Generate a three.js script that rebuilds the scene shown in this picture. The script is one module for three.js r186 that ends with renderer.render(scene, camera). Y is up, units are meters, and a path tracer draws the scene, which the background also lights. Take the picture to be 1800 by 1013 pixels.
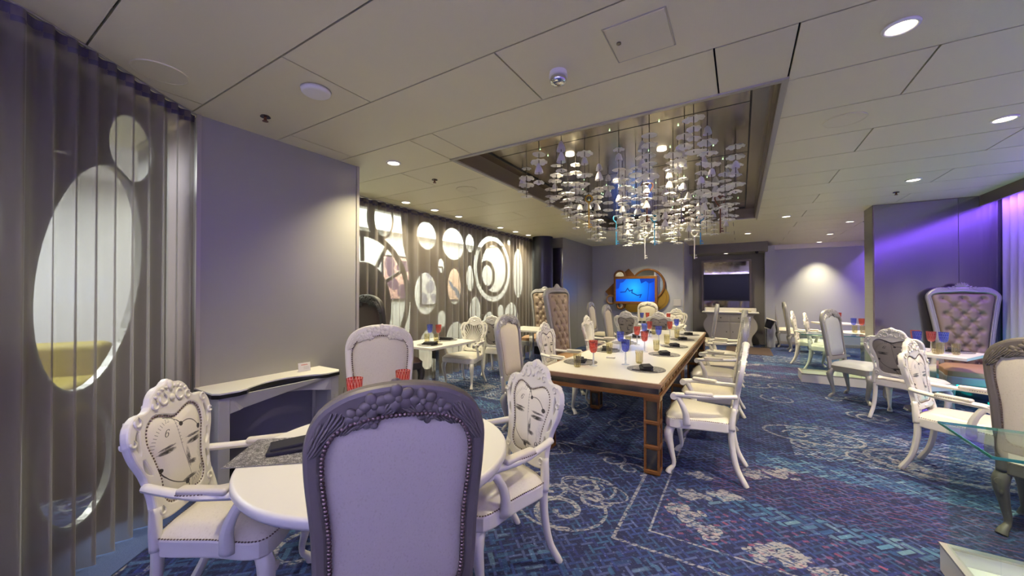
import * as THREE from 'three';
import { RoundedBoxGeometry } from 'three/addons/geometries/RoundedBoxGeometry.js';
import { mergeGeometries } from 'three/addons/utils/BufferGeometryUtils.js';
import { RectAreaLightUniformsLib } from 'three/addons/lights/RectAreaLightUniformsLib.js';

// ---------- camera, exposure, large lights ----------
const scene = new THREE.Scene();
const camera = new THREE.PerspectiveCamera(75.34, 1800 / 1013, 0.05, 60);
camera.rotation.order = 'YXZ';
camera.position.set(0, 1.45, 0);
camera.rotation.set(0.0099, THREE.MathUtils.degToRad(31.5), 0);
const renderer = new THREE.WebGLRenderer();
renderer.toneMapping = THREE.LinearToneMapping;
renderer.toneMappingExposure = 1.08;
renderer.shadowMap.enabled = true;
scene.background = new THREE.Color(0x000000);
RectAreaLightUniformsLib.init();
function area(w, h, color, intensity, pos, target) {
  const l = new THREE.RectAreaLight(color, intensity, w, h);
  l.position.set(...pos); l.lookAt(...target); scene.add(l); return l;
}
const DOWN = 21, WARM = 0xfff1cc;                       // candela and colour of a ceiling downlight
const PURPLE = 0x8a5cff, LAVENDER = 0xc6c6ff, TEAL = 0x18d8d0;
area(9.0, 0.05, PURPLE, 130, [2.80, 2.66, -3.0], [2.95, 1.3, -3.0]);
area(4.4, 0.05, PURPLE, 110, [2.80, 2.66, -10.3], [2.95, 1.3, -10.3]);     // LED strip behind the soffit, washing the curtain
area(2.4, 0.05, TEAL, 45, [2.74, 0.06, -6.1], [2.97, 1.2, -6.1]);          // floor LED at the foot of the curtain
area(1.2, 7.5, 0xfff6ec, 12, [-5.6, 2.66, -5.4], [-5.6, 0, -5.4]);          // promenade ceiling panel
area(1.2, 2.6, 0xf4f0ff, 26, [-4.7, 2.66, 0.5], [-4.7, 0, 0.5]);
area(4.8, 0.05, LAVENDER, 1550, [0.3, 2.66, 1.58], [0.3, 1.3, 1.75]);         // unseen strip placed along the back wall, whiter, to light the near chair
const H = 2.74;

// ---------- helpers ----------
let seed = 7;
const rnd = () => { seed = (seed * 1664525 + 1013904223) >>> 0; return seed / 4294967296; };
const rr = (a, b) => a + (b - a) * rnd();
const P2 = (x, y) => new THREE.Vector2(x, y);
function clean(g) {
  if (g.index) g = g.toNonIndexed();
  const o = new THREE.BufferGeometry(), n = g.attributes.position.count;
  o.setAttribute('position', g.attributes.position);
  if (!g.attributes.normal) g.computeVertexNormals();
  o.setAttribute('normal', g.attributes.normal);
  o.setAttribute('uv', g.attributes.uv || new THREE.BufferAttribute(new Float32Array(n * 2), 2));
  return o;
}
const merge = (a) => (Array.isArray(a) ? (a.length === 1 ? clean(a[0]) : mergeGeometries(a.map(clean))) : clean(a));
const tr = (g, x = 0, y = 0, z = 0, rx = 0, ry = 0, rz = 0, s = 1) => {
  const m = new THREE.Matrix4().compose(new THREE.Vector3(x, y, z), new THREE.Quaternion().setFromEuler(new THREE.Euler(rx, ry, rz)), Array.isArray(s) ? new THREE.Vector3(...s) : new THREE.Vector3(s, s, s));
  return g.applyMatrix4(m);
};
const box = (w, h, d, x = 0, y = 0, z = 0, rx = 0, ry = 0, rz = 0) => tr(new THREE.BoxGeometry(w, h, d), x, y, z, rx, ry, rz);
const span = (x0, x1, y0, y1, z0, z1) => box(Math.abs(x1 - x0), Math.abs(y1 - y0), Math.abs(z1 - z0), (x0 + x1) / 2, (y0 + y1) / 2, (z0 + z1) / 2);
const rbox = (w, h, d, r, x = 0, y = 0, z = 0, rx = 0, ry = 0, rz = 0) => tr(new RoundedBoxGeometry(w, h, d, 2, r), x, y, z, rx, ry, rz);
const cyl = (r0, r1, h, n, x = 0, y = 0, z = 0, rx = 0, ry = 0, rz = 0) => tr(new THREE.CylinderGeometry(r0, r1, h, n), x, y, z, rx, ry, rz);
const ball = (r, x, y, z, s = [1, 1, 1], rz = 0, n = 10) => tr(new THREE.SphereGeometry(r, n, Math.max(5, n - 4)), x, y, z, 0, 0, rz, s);
const lathe = (pts, n = 24) => new THREE.LatheGeometry(pts.map((p) => P2(p[0], p[1])), n);
// tapered sweep along a smooth curve; radii may be [rx, ry]
function sweep(pts, radii, n = 14, m = 10, ref = [0, 0, 1]) {
  const c = new THREE.CatmullRomCurve3(pts.map((p) => new THREE.Vector3(...p)), false, 'centripetal');
  const pos = [], uv = [], idx = [], up = new THREE.Vector3(...ref);
  for (let i = 0; i <= n; i++) {
    const t = i / n, p = c.getPoint(t), T = c.getTangent(t);
    const A = new THREE.Vector3().crossVectors(T, up); if (A.lengthSq() < 1e-6) A.set(1, 0, 0); A.normalize();
    const B = new THREE.Vector3().crossVectors(A, T).normalize();
    const f = t * (radii.length - 1), k = Math.min(Math.floor(f), radii.length - 2), w = f - k;
    const g = (j) => { const a = radii[k], b = radii[k + 1], q = (r) => (Array.isArray(r) ? r[j] : r); return q(a) * (1 - w) + q(b) * w; };
    for (let j = 0; j <= m; j++) {
      const a = (j / m) * Math.PI * 2, x = Math.cos(a) * g(0), y = Math.sin(a) * g(1);
      pos.push(p.x + A.x * x + B.x * y, p.y + A.y * x + B.y * y, p.z + A.z * x + B.z * y); uv.push(j / m, t);
    }
  }
  for (let i = 0; i < n; i++) for (let j = 0; j < m; j++) { const a = i * (m + 1) + j, b = a + m + 1; idx.push(a, b, a + 1, b, b + 1, a + 1); }
  for (const [r, s] of [[0, 1], [n, -1]]) {
    const p = c.getPoint(r / n), k = pos.length / 3; pos.push(p.x, p.y, p.z); uv.push(0, 0);
    for (let j = 0; j < m; j++) { const a = r * (m + 1) + j; s > 0 ? idx.push(k, a, a + 1) : idx.push(k, a + 1, a); }
  }
  const g = new THREE.BufferGeometry();
  g.setAttribute('position', new THREE.Float32BufferAttribute(pos, 3)); g.setAttribute('uv', new THREE.Float32BufferAttribute(uv, 2)); g.setIndex(idx); g.computeVertexNormals();
  return g;
}
// closed smooth outline from its right half, bottom centre to top centre
function outline(half, n = 72) {
  const pts = [...half, ...half.slice(1, -1).reverse().map(([x, y]) => [-x, y])].map(([x, y]) => new THREE.Vector3(x, y, 0));
  return new THREE.CatmullRomCurve3(pts, true, 'centripetal').getSpacedPoints(n).slice(0, n).map((p) => P2(p.x, p.y));
}
const ellipse = (cx, cy, rx, ry, n = 40, rot = 0) => Array.from({ length: n }, (_, i) => { const a = (i / n) * Math.PI * 2, x = Math.cos(a) * rx, y = Math.sin(a) * ry; return P2(cx + x * Math.cos(rot) - y * Math.sin(rot), cy + x * Math.sin(rot) + y * Math.cos(rot)); });
function plate(pts, holes, depth, bevel = 0.005) {
  const s = new THREE.Shape(pts); for (const h of holes) s.holes.push(new THREE.Path(h));
  return tr(new THREE.ExtrudeGeometry(s, { depth: depth - 2 * bevel, bevelEnabled: bevel > 0, bevelSize: bevel, bevelThickness: bevel, bevelSegments: 2, bevelOffset: -bevel }), 0, 0, -depth / 2 + bevel);
}
function pillow(pts, bulge, rings = 6, flip = 1) {
  const n = pts.length, c = P2(0, 0); pts.forEach((p) => c.add(p)); c.divideScalar(n);
  const lo = P2(1e9, 1e9), hi = P2(-1e9, -1e9); pts.forEach((p) => { lo.min(p); hi.max(p); });
  const pos = [], uv = [], idx = [];
  for (let k = 0; k <= rings; k++) for (let i = 0; i < n; i++) {
    const s = 1 - k / rings, x = c.x + (pts[i].x - c.x) * s, y = c.y + (pts[i].y - c.y) * s;
    pos.push(x, y, flip * bulge * Math.sqrt(1 - s * s * s * s)); uv.push(flip > 0 ? (x - lo.x) / (hi.x - lo.x) : 1 - (x - lo.x) / (hi.x - lo.x), (y - lo.y) / (hi.y - lo.y));
  }
  for (let k = 0; k < rings; k++) for (let i = 0; i < n; i++) { const a = k * n + i, b = k * n + ((i + 1) % n), d = a + n, e = b + n; flip > 0 ? idx.push(a, b, d, b, e, d) : idx.push(a, d, b, b, d, e); }
  const g = new THREE.BufferGeometry();
  g.setAttribute('position', new THREE.Float32BufferAttribute(pos, 3)); g.setAttribute('uv', new THREE.Float32BufferAttribute(uv, 2)); g.setIndex(idx); g.computeVertexNormals();
  return g;
}
const nails = (pts, z, r, step) => {                       // nail heads along a closed outline
  const c = new THREE.CatmullRomCurve3(pts.map((p) => new THREE.Vector3(p.x, p.y, 0)), true), L = c.getLength(), n = Math.round(L / step);
  return c.getSpacedPoints(n).slice(0, n).map((p) => tr(new THREE.SphereGeometry(r, 6, 4), p.x, p.y, z, 0, 0, 0, [1, 1, 0.6]));
};
const taken = {};
const numbered = (n) => { taken[n] = (taken[n] || 0) + 1; return taken[n] === 1 ? n : `${n}_${String(taken[n] - 1).padStart(3, '0')}`; };
function put(o) { o.traverse((m) => { if (m.isMesh) { m.castShadow = m.receiveShadow = true; } }); return o; }
function mesh(name, g, mat, parent) { const o = new THREE.Mesh(merge(g), mat); o.name = name; put(o); if (parent) parent.add(o); return o; }
function thing(name, label, category, p = [0, 0, 0], turn = 0, group) {
  const o = new THREE.Group(); o.name = numbered(name); o.position.set(...p); o.rotation.y = turn; o.userData = { label, category }; if (group) o.userData.group = group; scene.add(o); return o;
}
function single(name, g, mat, label, category, p = [0, 0, 0], turn = 0, group) {
  const o = mesh(numbered(name), g, mat); o.position.set(...p); o.rotation.y = turn; o.userData = { label, category }; if (group) o.userData.group = group; scene.add(o); return o;
}
function struct(name, g, mat, parent) { const o = mesh(name, g, mat, parent || scene); if (!parent) o.userData.kind = 'structure'; return o; }
const kinds = {};
function copyOf(key, make, name, label, category, p, turn, group) {   // first use builds the thing, later uses clone it
  let o = kinds[key];
  if (!o) { o = kinds[key] = thing(name, label, category, p, turn, group); make(o); return o; }
  o = o.clone(); o.name = numbered(name); o.position.set(...p); o.rotation.set(0, turn, 0); o.userData = { label, category }; if (group) o.userData.group = group; scene.add(o); return o;
}
const ORD = ['first', 'second', 'third', 'fourth', 'fifth', 'sixth', 'seventh', 'eighth', 'ninth', 'tenth', 'eleventh', 'twelfth'];
const toward = (dx, dz) => Math.atan2(dx, dz);

// ---------- textures ----------
function canvasTex(w, h, draw, srgb = true) {
  const c = document.createElement('canvas'); c.width = w; c.height = h; draw(c.getContext('2d'), w, h);
  const t = new THREE.CanvasTexture(c); if (srgb) t.colorSpace = THREE.SRGBColorSpace; t.wrapS = t.wrapT = THREE.RepeatWrapping; t.magFilter = THREE.LinearFilter; return t;
}
const speckle = (x, w, h, n, a, cols, s = 2) => { for (let i = 0; i < n; i++) { x.fillStyle = cols[Math.floor(rnd() * cols.length)]; x.globalAlpha = a * rnd(); x.fillRect(rnd() * w, rnd() * h, 1 + rnd() * s, 1 + rnd() * s); } x.globalAlpha = 1; };
function printTex(bg, ink) {                                 // clock dials, hands and a softly sketched pair of eyes on cloth
  return canvasTex(512, 640, (x, w, h) => {
    x.fillStyle = bg; x.fillRect(0, 0, w, h); speckle(x, w, h, 3000, 0.12, ['#8a7a60', '#fff'], 3);
    x.strokeStyle = x.fillStyle = ink; x.lineCap = 'round';
    const hatch = (cx, cy, rx, ry, n, ang, al) => { for (let i = 0; i < n; i++) { const r = Math.sqrt(rnd()), a = rnd() * 6.283, px = cx + Math.cos(a) * r * rx, py = cy + Math.sin(a) * r * ry, l = 6 + rnd() * 16; x.globalAlpha = al * (1 - r * 0.7); x.lineWidth = 1.5 + rnd() * 2.5; x.beginPath(); x.moveTo(px - Math.cos(ang) * l, py - Math.sin(ang) * l); x.lineTo(px + Math.cos(ang) * l, py + Math.sin(ang) * l); x.stroke(); } };
    const dial = (cx, cy, r, a0, a1, st, len) => { for (let a = a0; a < a1; a += st) { x.lineWidth = 3.5; x.beginPath(); x.moveTo(cx + Math.cos(a) * r, cy + Math.sin(a) * r); x.lineTo(cx + Math.cos(a) * (r - len), cy + Math.sin(a) * (r - len)); x.stroke(); } };
    x.globalAlpha = 0.55; dial(230, 260, 215, 2.6, 4.3, 0.11, 24); dial(260, 380, 225, -0.2, 1.3, 0.09, 26);
    x.font = 'italic 74px serif'; x.globalAlpha = 0.8; x.save(); x.translate(120, 170); x.rotate(0.25); x.fillText('6', 0, 0); x.restore(); x.save(); x.translate(385, 560); x.rotate(-0.3); x.fillText('9', 0, 0); x.restore();
    x.font = 'italic 40px serif'; x.globalAlpha = 0.5; x.fillText('12', 150, 82); x.fillText('3', 80, 560);
    hatch(130, 275, 62, 16, 150, 0.15, 0.5); hatch(130, 250, 70, 8, 60, -0.15, 0.6);          // one brow and eye
    hatch(380, 290, 66, 18, 190, -0.1, 0.5); hatch(375, 250, 75, 9, 70, 0.2, 0.6);
    hatch(300, 390, 18, 75, 140, 1.4, 0.35); hatch(330, 440, 30, 18, 90, 0.3, 0.4); hatch(285, 540, 60, 14, 120, 0.05, 0.45); hatch(430, 430, 40, 110, 160, 1.1, 0.12);
    x.globalAlpha = 0.85; x.beginPath(); x.arc(128, 276, 11, 0, 7); x.fill(); x.beginPath(); x.arc(384, 292, 13, 0, 7); x.fill();
    x.globalAlpha = 0.6; x.lineWidth = 3; x.beginPath(); x.moveTo(235, 20); x.lineTo(262, 300); x.lineTo(322, 630); x.stroke(); for (let k = 0; k < 9; k++) { x.beginPath(); x.moveTo(232 + k * 3, 60 + k * 26); x.lineTo(248 + k * 3, 60 + k * 26); x.stroke(); }
    const hand = (a, c, b, r0, r1) => { x.globalAlpha = 0.9; x.lineWidth = 6; x.beginPath(); x.moveTo(...a); x.quadraticCurveTo(...c, ...b); x.stroke(); x.beginPath(); x.arc(...a, r0, 0, 7); x.fill(); x.beginPath(); x.arc(...b, r1, 0, 7); x.fill(); };
    hand([285, 130], [390, 90], [448, 210], 17, 20); hand([70, 385], [95, 500], [262, 560], 17, 19);
    x.globalAlpha = 0.9; x.lineWidth = 6; x.beginPath(); x.moveTo(285, 130); x.quadraticCurveTo(250, 60, 160, 40); x.stroke(); x.beginPath(); x.moveTo(262, 560); x.lineTo(300, 630); x.stroke();
    x.globalAlpha = 1;
  });
}
// carpet: 5.2 m tile, tile x from -2.6, z from 0 to -5.2
const TILE = 5.2;
const carpetTex = canvasTex(2048, 2048, (x, w) => {
  const S = w / TILE, X = (v) => (v + 2.6) * S, Z = (v) => -v * S;
  x.fillStyle = '#12183c'; x.fillRect(0, 0, w, w); speckle(x, w, w, 60000, 0.5, ['#0d122e', '#1a2552', '#201d44', '#152a44'], 5);
  const dash = (x0, z0, x1, z1, col, len, wd, gx, gz, ang, a = 0.9, keep = 0.9) => {
    x.save(); x.beginPath(); x.rect(X(x0), Z(z0), X(x1) - X(x0), Z(z1) - Z(z0)); x.clip();
    for (let j = 0, zz = z0; zz > z1; zz -= gz, j++) for (let i = 0, xx = x0; xx < x1; xx += gx, i++) {
      if (rnd() > keep) continue;
      x.save(); x.translate(X(xx + (j % 2) * gx * 0.5), Z(zz)); x.rotate((j % 2 ? 1 : -1) * ang); x.globalAlpha = a * rr(0.55, 1); x.fillStyle = Array.isArray(col) ? col[Math.floor(rnd() * col.length)] : col;
      x.fillRect(-len * S / 2, -wd * S / 2, len * S, wd * S); x.restore();
    }
    x.restore();
  };
  const teal = ['#2a5370', '#44687f', '#21436a', '#587583'], ivory = '#928e88', red = ['#6e3450', '#833d52', '#562c50'];
  dash(-2.6, 0, 2.6, -5.2, ['#2b4074', '#2a5070', '#222c64', '#4a567c'], 0.075, 0.016, 0.075, 0.03, 0.8, 0.8, 0.85);
  dash(-0.45, -2.4, 2.6, -2.85, red, 0.035, 0.02, 0.09, 0.05, 0.5, 0.9, 0.85);
  dash(-0.2, -3.08, 2.6, -3.75, red, 0.09, 0.009, 0.11, 0.035, 0.12, 0.8, 0.8);
  dash(0.1, -3.75, 2.6, -4.05, teal, 0.075, 0.024, 0.06, 0.045, 0.7, 0.95);
  dash(-0.2, -2.86, 2.6, -3.06, teal, 0.1, 0.03, 0.085, 0.066, 0.75, 1);
  dash(0.4, -4.15, 2.6, -5.2, [...teal, ivory, '#a8b5ba'], 0.06, 0.014, 0.05, 0.03, 0.6, 0.9, 0.85);
  dash(-2.6, 0, -0.7, -1.9, teal, 0.1, 0.028, 0.09, 0.07, 0.78, 0.75, 0.8);
  dash(-0.6, 0, 2.6, -2.1, [...teal, '#28357c'], 0.1, 0.028, 0.1, 0.075, 0.78, 0.7, 0.8);
  dash(-2.6, -3.4, -0.7, -5.2, [...teal, '#6d7fae'], 0.07, 0.018, 0.07, 0.04, 0.7, 0.8, 0.75);
  // woven ivory ornament: drawn on its own canvas, then broken up by the weave
  const c2 = document.createElement('canvas'); c2.width = c2.height = w; const y = c2.getContext('2d');
  y.strokeStyle = y.fillStyle = ivory; y.lineCap = 'round';
  const scroll = (cx, cz, r, a0, dir, wd = 0.03) => { y.lineWidth = wd * S; y.beginPath(); for (let t = 0; t <= 1; t += 0.02) { const q = r * (1 - 0.8 * t), a = a0 + dir * t * 8; y.lineTo(X(cx + Math.cos(a) * q), Z(cz + Math.sin(a) * q)); } y.stroke(); };
  const ring = (cx, cz, rx, rz, wd) => { y.lineWidth = wd * S; y.beginPath(); y.ellipse(X(cx), Z(cz), rx * S, rz * S, 0, 0, 7); y.stroke(); };
  const blob = (cx, cz, r, n = 15) => { for (let i = 0; i < n; i++) { const a = rnd() * 6.283, q = r * rr(0.15, 1.1); y.beginPath(); y.ellipse(X(cx + Math.cos(a) * q), Z(cz + Math.sin(a) * q * 0.8), r * rr(0.35, 0.6) * S, r * rr(0.18, 0.3) * S, a + rr(-0.5, 0.5), 0, 7); y.fill(); } };
  const line = (x0, z0, x1, z1, wd) => { y.lineWidth = wd * S; y.beginPath(); y.moveTo(X(x0), Z(z0)); y.lineTo(X(x1), Z(z1)); y.stroke(); };
  for (const [lx, lz, ww] of [[-0.65, -2.2, 0.022], [-0.48, -2.38, 0.014]]) { line(lx, lz, lx, -4.6, ww); line(lx, lz, 0.9, lz - 0.02, ww); }
  line(0.9, -4.2, 2.6, -4.2, 0.02); line(-2.5, -3.35, -0.7, -3.35, 0.02);
  ring(-1.05, -2.35, 0.3, 0.26, 0.022); scroll(-1.02, -2.3, 0.2, 1, 1, 0.04); scroll(-1.18, -2.5, 0.13, 3, -1, 0.035); scroll(-0.88, -2.55, 0.12, 0, 1, 0.03);
  for (let i = 0; i < 14; i++) { const a = rr(-2.5, -0.75), b = rr(-2.6, -3.3); scroll(a, b, rr(0.1, 0.22), rnd() * 6, rnd() < 0.5 ? 1 : -1, 0.024); if (i % 2) ring(a, b, rr(0.14, 0.26), rr(0.08, 0.14), 0.014); }
  for (let i = 0; i < 10; i++) { scroll(rr(-2.5, -0.6), rr(-0.2, -2.0), rr(0.12, 0.25), rnd() * 6, rnd() < 0.5 ? 1 : -1, 0.03); }
  for (let i = 0; i < 12; i++) { scroll(rr(-0.4, 2.5), rr(-0.1, -2.0), rr(0.12, 0.25), rnd() * 6, rnd() < 0.5 ? 1 : -1, 0.026); }
  for (const [a, b, r] of [[0.27, -3.68, 0.11], [0.1, -3.55, 0.09], [-0.1, -3.05, 0.09], [-0.3, -2.95, 0.1], [-0.32, -2.7, 0.1], [-0.2, -2.55, 0.09], [0.19, -2.58, 0.11], [0.4, -2.5, 0.09], [-0.3, -3.3, 0.08], [0.05, -2.48, 0.07], [1.2, -4.4, 0.12], [1.9, -4.7, 0.12]]) blob(a, b, r);
  ring(1.45, -4.5, 0.5, 0.3, 0.05); ring(1.45, -4.5, 0.35, 0.2, 0.02); ring(0.6, -4.8, 0.4, 0.24, 0.03);
  for (let i = 0; i < 9; i++) scroll(rr(0.2, 2.4), rr(-4.3, -5.1), rr(0.08, 0.2), rnd() * 6, 1, 0.022);
  for (let i = 0; i < 10; i++) scroll(rr(-2.4, -0.8), rr(-3.6, -5.0), rr(0.1, 0.2), rnd() * 6, -1, 0.022);
  y.globalCompositeOperation = 'destination-out';
  for (let i = 0; i < 95000; i++) { y.globalAlpha = rr(0.4, 1); y.save(); y.translate(rnd() * w, rnd() * w); y.rotate(rnd() < 0.5 ? 0.1 : 0.8); y.fillRect(0, 0, rr(4, 15), rr(1.5, 3.5)); y.restore(); }
  x.globalAlpha = 0.82; x.drawImage(c2, 0, 0); x.globalAlpha = 1;
  speckle(x, w, w, 120000, 0.28, ['#0c1438', '#cfd0d8', '#1b2a70'], 3);
});
const pileTex = canvasTex(512, 512, (x, w) => { x.fillStyle = '#808080'; x.fillRect(0, 0, w, w); speckle(x, w, w, 40000, 0.8, ['#000', '#fff'], 3); }, false);
pileTex.repeat.set(6, 6);
const brushTex = canvasTex(512, 512, (x, w) => { x.fillStyle = '#c8c8c8'; x.fillRect(0, 0, w, w); for (let i = 0; i < 1800; i++) { x.globalAlpha = 0.12; x.fillStyle = rnd() < 0.5 ? '#999' : '#f4f4f4'; x.fillRect(0, rnd() * w, w, 1); } x.globalAlpha = 1; }, false);
const perfTex = canvasTex(512, 512, (x, w) => { x.fillStyle = '#fff'; x.fillRect(0, 0, w, w); x.fillStyle = '#333'; for (let j = 0; j < 64; j++) for (let i = 0; i < 64; i++) { x.beginPath(); x.arc(i * 8 + 4, j * 8 + 4, 1.5, 0, 7); x.fill(); } }, false);
perfTex.repeat.set(4, 3);
const linenTex = canvasTex(512, 512, (x, w) => { x.fillStyle = '#e9e6df'; x.fillRect(0, 0, w, w); speckle(x, w, w, 9000, 0.10, ['#9a9080', '#fff', '#b8a890'], 6); });
const woodTex = canvasTex(512, 256, (x, w, h) => { x.fillStyle = '#8a6a44'; x.fillRect(0, 0, w, h); for (let i = 0; i < 900; i++) { x.globalAlpha = 0.25 * rnd(); x.fillStyle = rnd() < 0.5 ? '#4c3820' : '#b89366'; x.fillRect(rnd() * w, rnd() * h, 30 + rnd() * 200, 1 + rnd() * 2); } x.globalAlpha = 1; });
const cutTex = (a, b) => canvasTex(256, 128, (x, w, h) => { x.fillStyle = a; x.fillRect(0, 0, w, h); x.strokeStyle = b; x.lineWidth = 5; for (let i = -4; i < 20; i++) { x.beginPath(); x.moveTo(i * 16, 0); x.lineTo(i * 16 + 64, h); x.moveTo(i * 16 + 64, 0); x.lineTo(i * 16, h); x.stroke(); } });
const matTex = canvasTex(512, 512, (x, w) => { x.fillStyle = '#5c5954'; x.fillRect(0, 0, w, w); for (let i = 0; i < 3600; i++) { x.strokeStyle = ['#c7c3ba', '#2a2828', '#dedad2', '#1e1c1c', '#a8a49c'][Math.floor(rnd() * 4)]; x.globalAlpha = 0.8; x.lineWidth = 2; x.beginPath(); const a = rnd() * w, b = rnd() * w; x.arc(a, b, 3 + rnd() * 9, rnd() * 6, rnd() * 6); x.stroke(); } x.globalAlpha = 1; });
const screenTex = canvasTex(512, 288, (x, w, h) => {
  const g = x.createRadialGradient(250, 130, 20, 250, 130, 330); g.addColorStop(0, '#28b4ff'); g.addColorStop(0.5, '#0a6cf0'); g.addColorStop(1, '#0428b8'); x.fillStyle = g; x.fillRect(0, 0, w, h);
  x.fillStyle = '#0a3aa8'; x.beginPath(); x.moveTo(0, 0); x.lineTo(140, 0); x.lineTo(100, 40); x.lineTo(60, 50); x.lineTo(40, 120); x.lineTo(0, 130); x.fill(); x.beginPath(); x.moveTo(320, 0); x.lineTo(512, 0); x.lineTo(500, 40); x.lineTo(440, 60); x.lineTo(400, 30); x.lineTo(340, 60); x.fill();
  x.strokeStyle = '#0b2c90'; x.lineWidth = 12; x.beginPath(); x.moveTo(60, 170); x.lineTo(130, 165); x.lineTo(160, 120); x.lineTo(185, 155); x.lineTo(225, 140); x.lineTo(215, 175); x.lineTo(290, 210); x.lineTo(340, 200); x.lineTo(320, 240); x.stroke(); x.lineWidth = 5; x.beginPath(); x.moveTo(440, 60); x.lineTo(420, 288); x.stroke();
});

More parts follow.
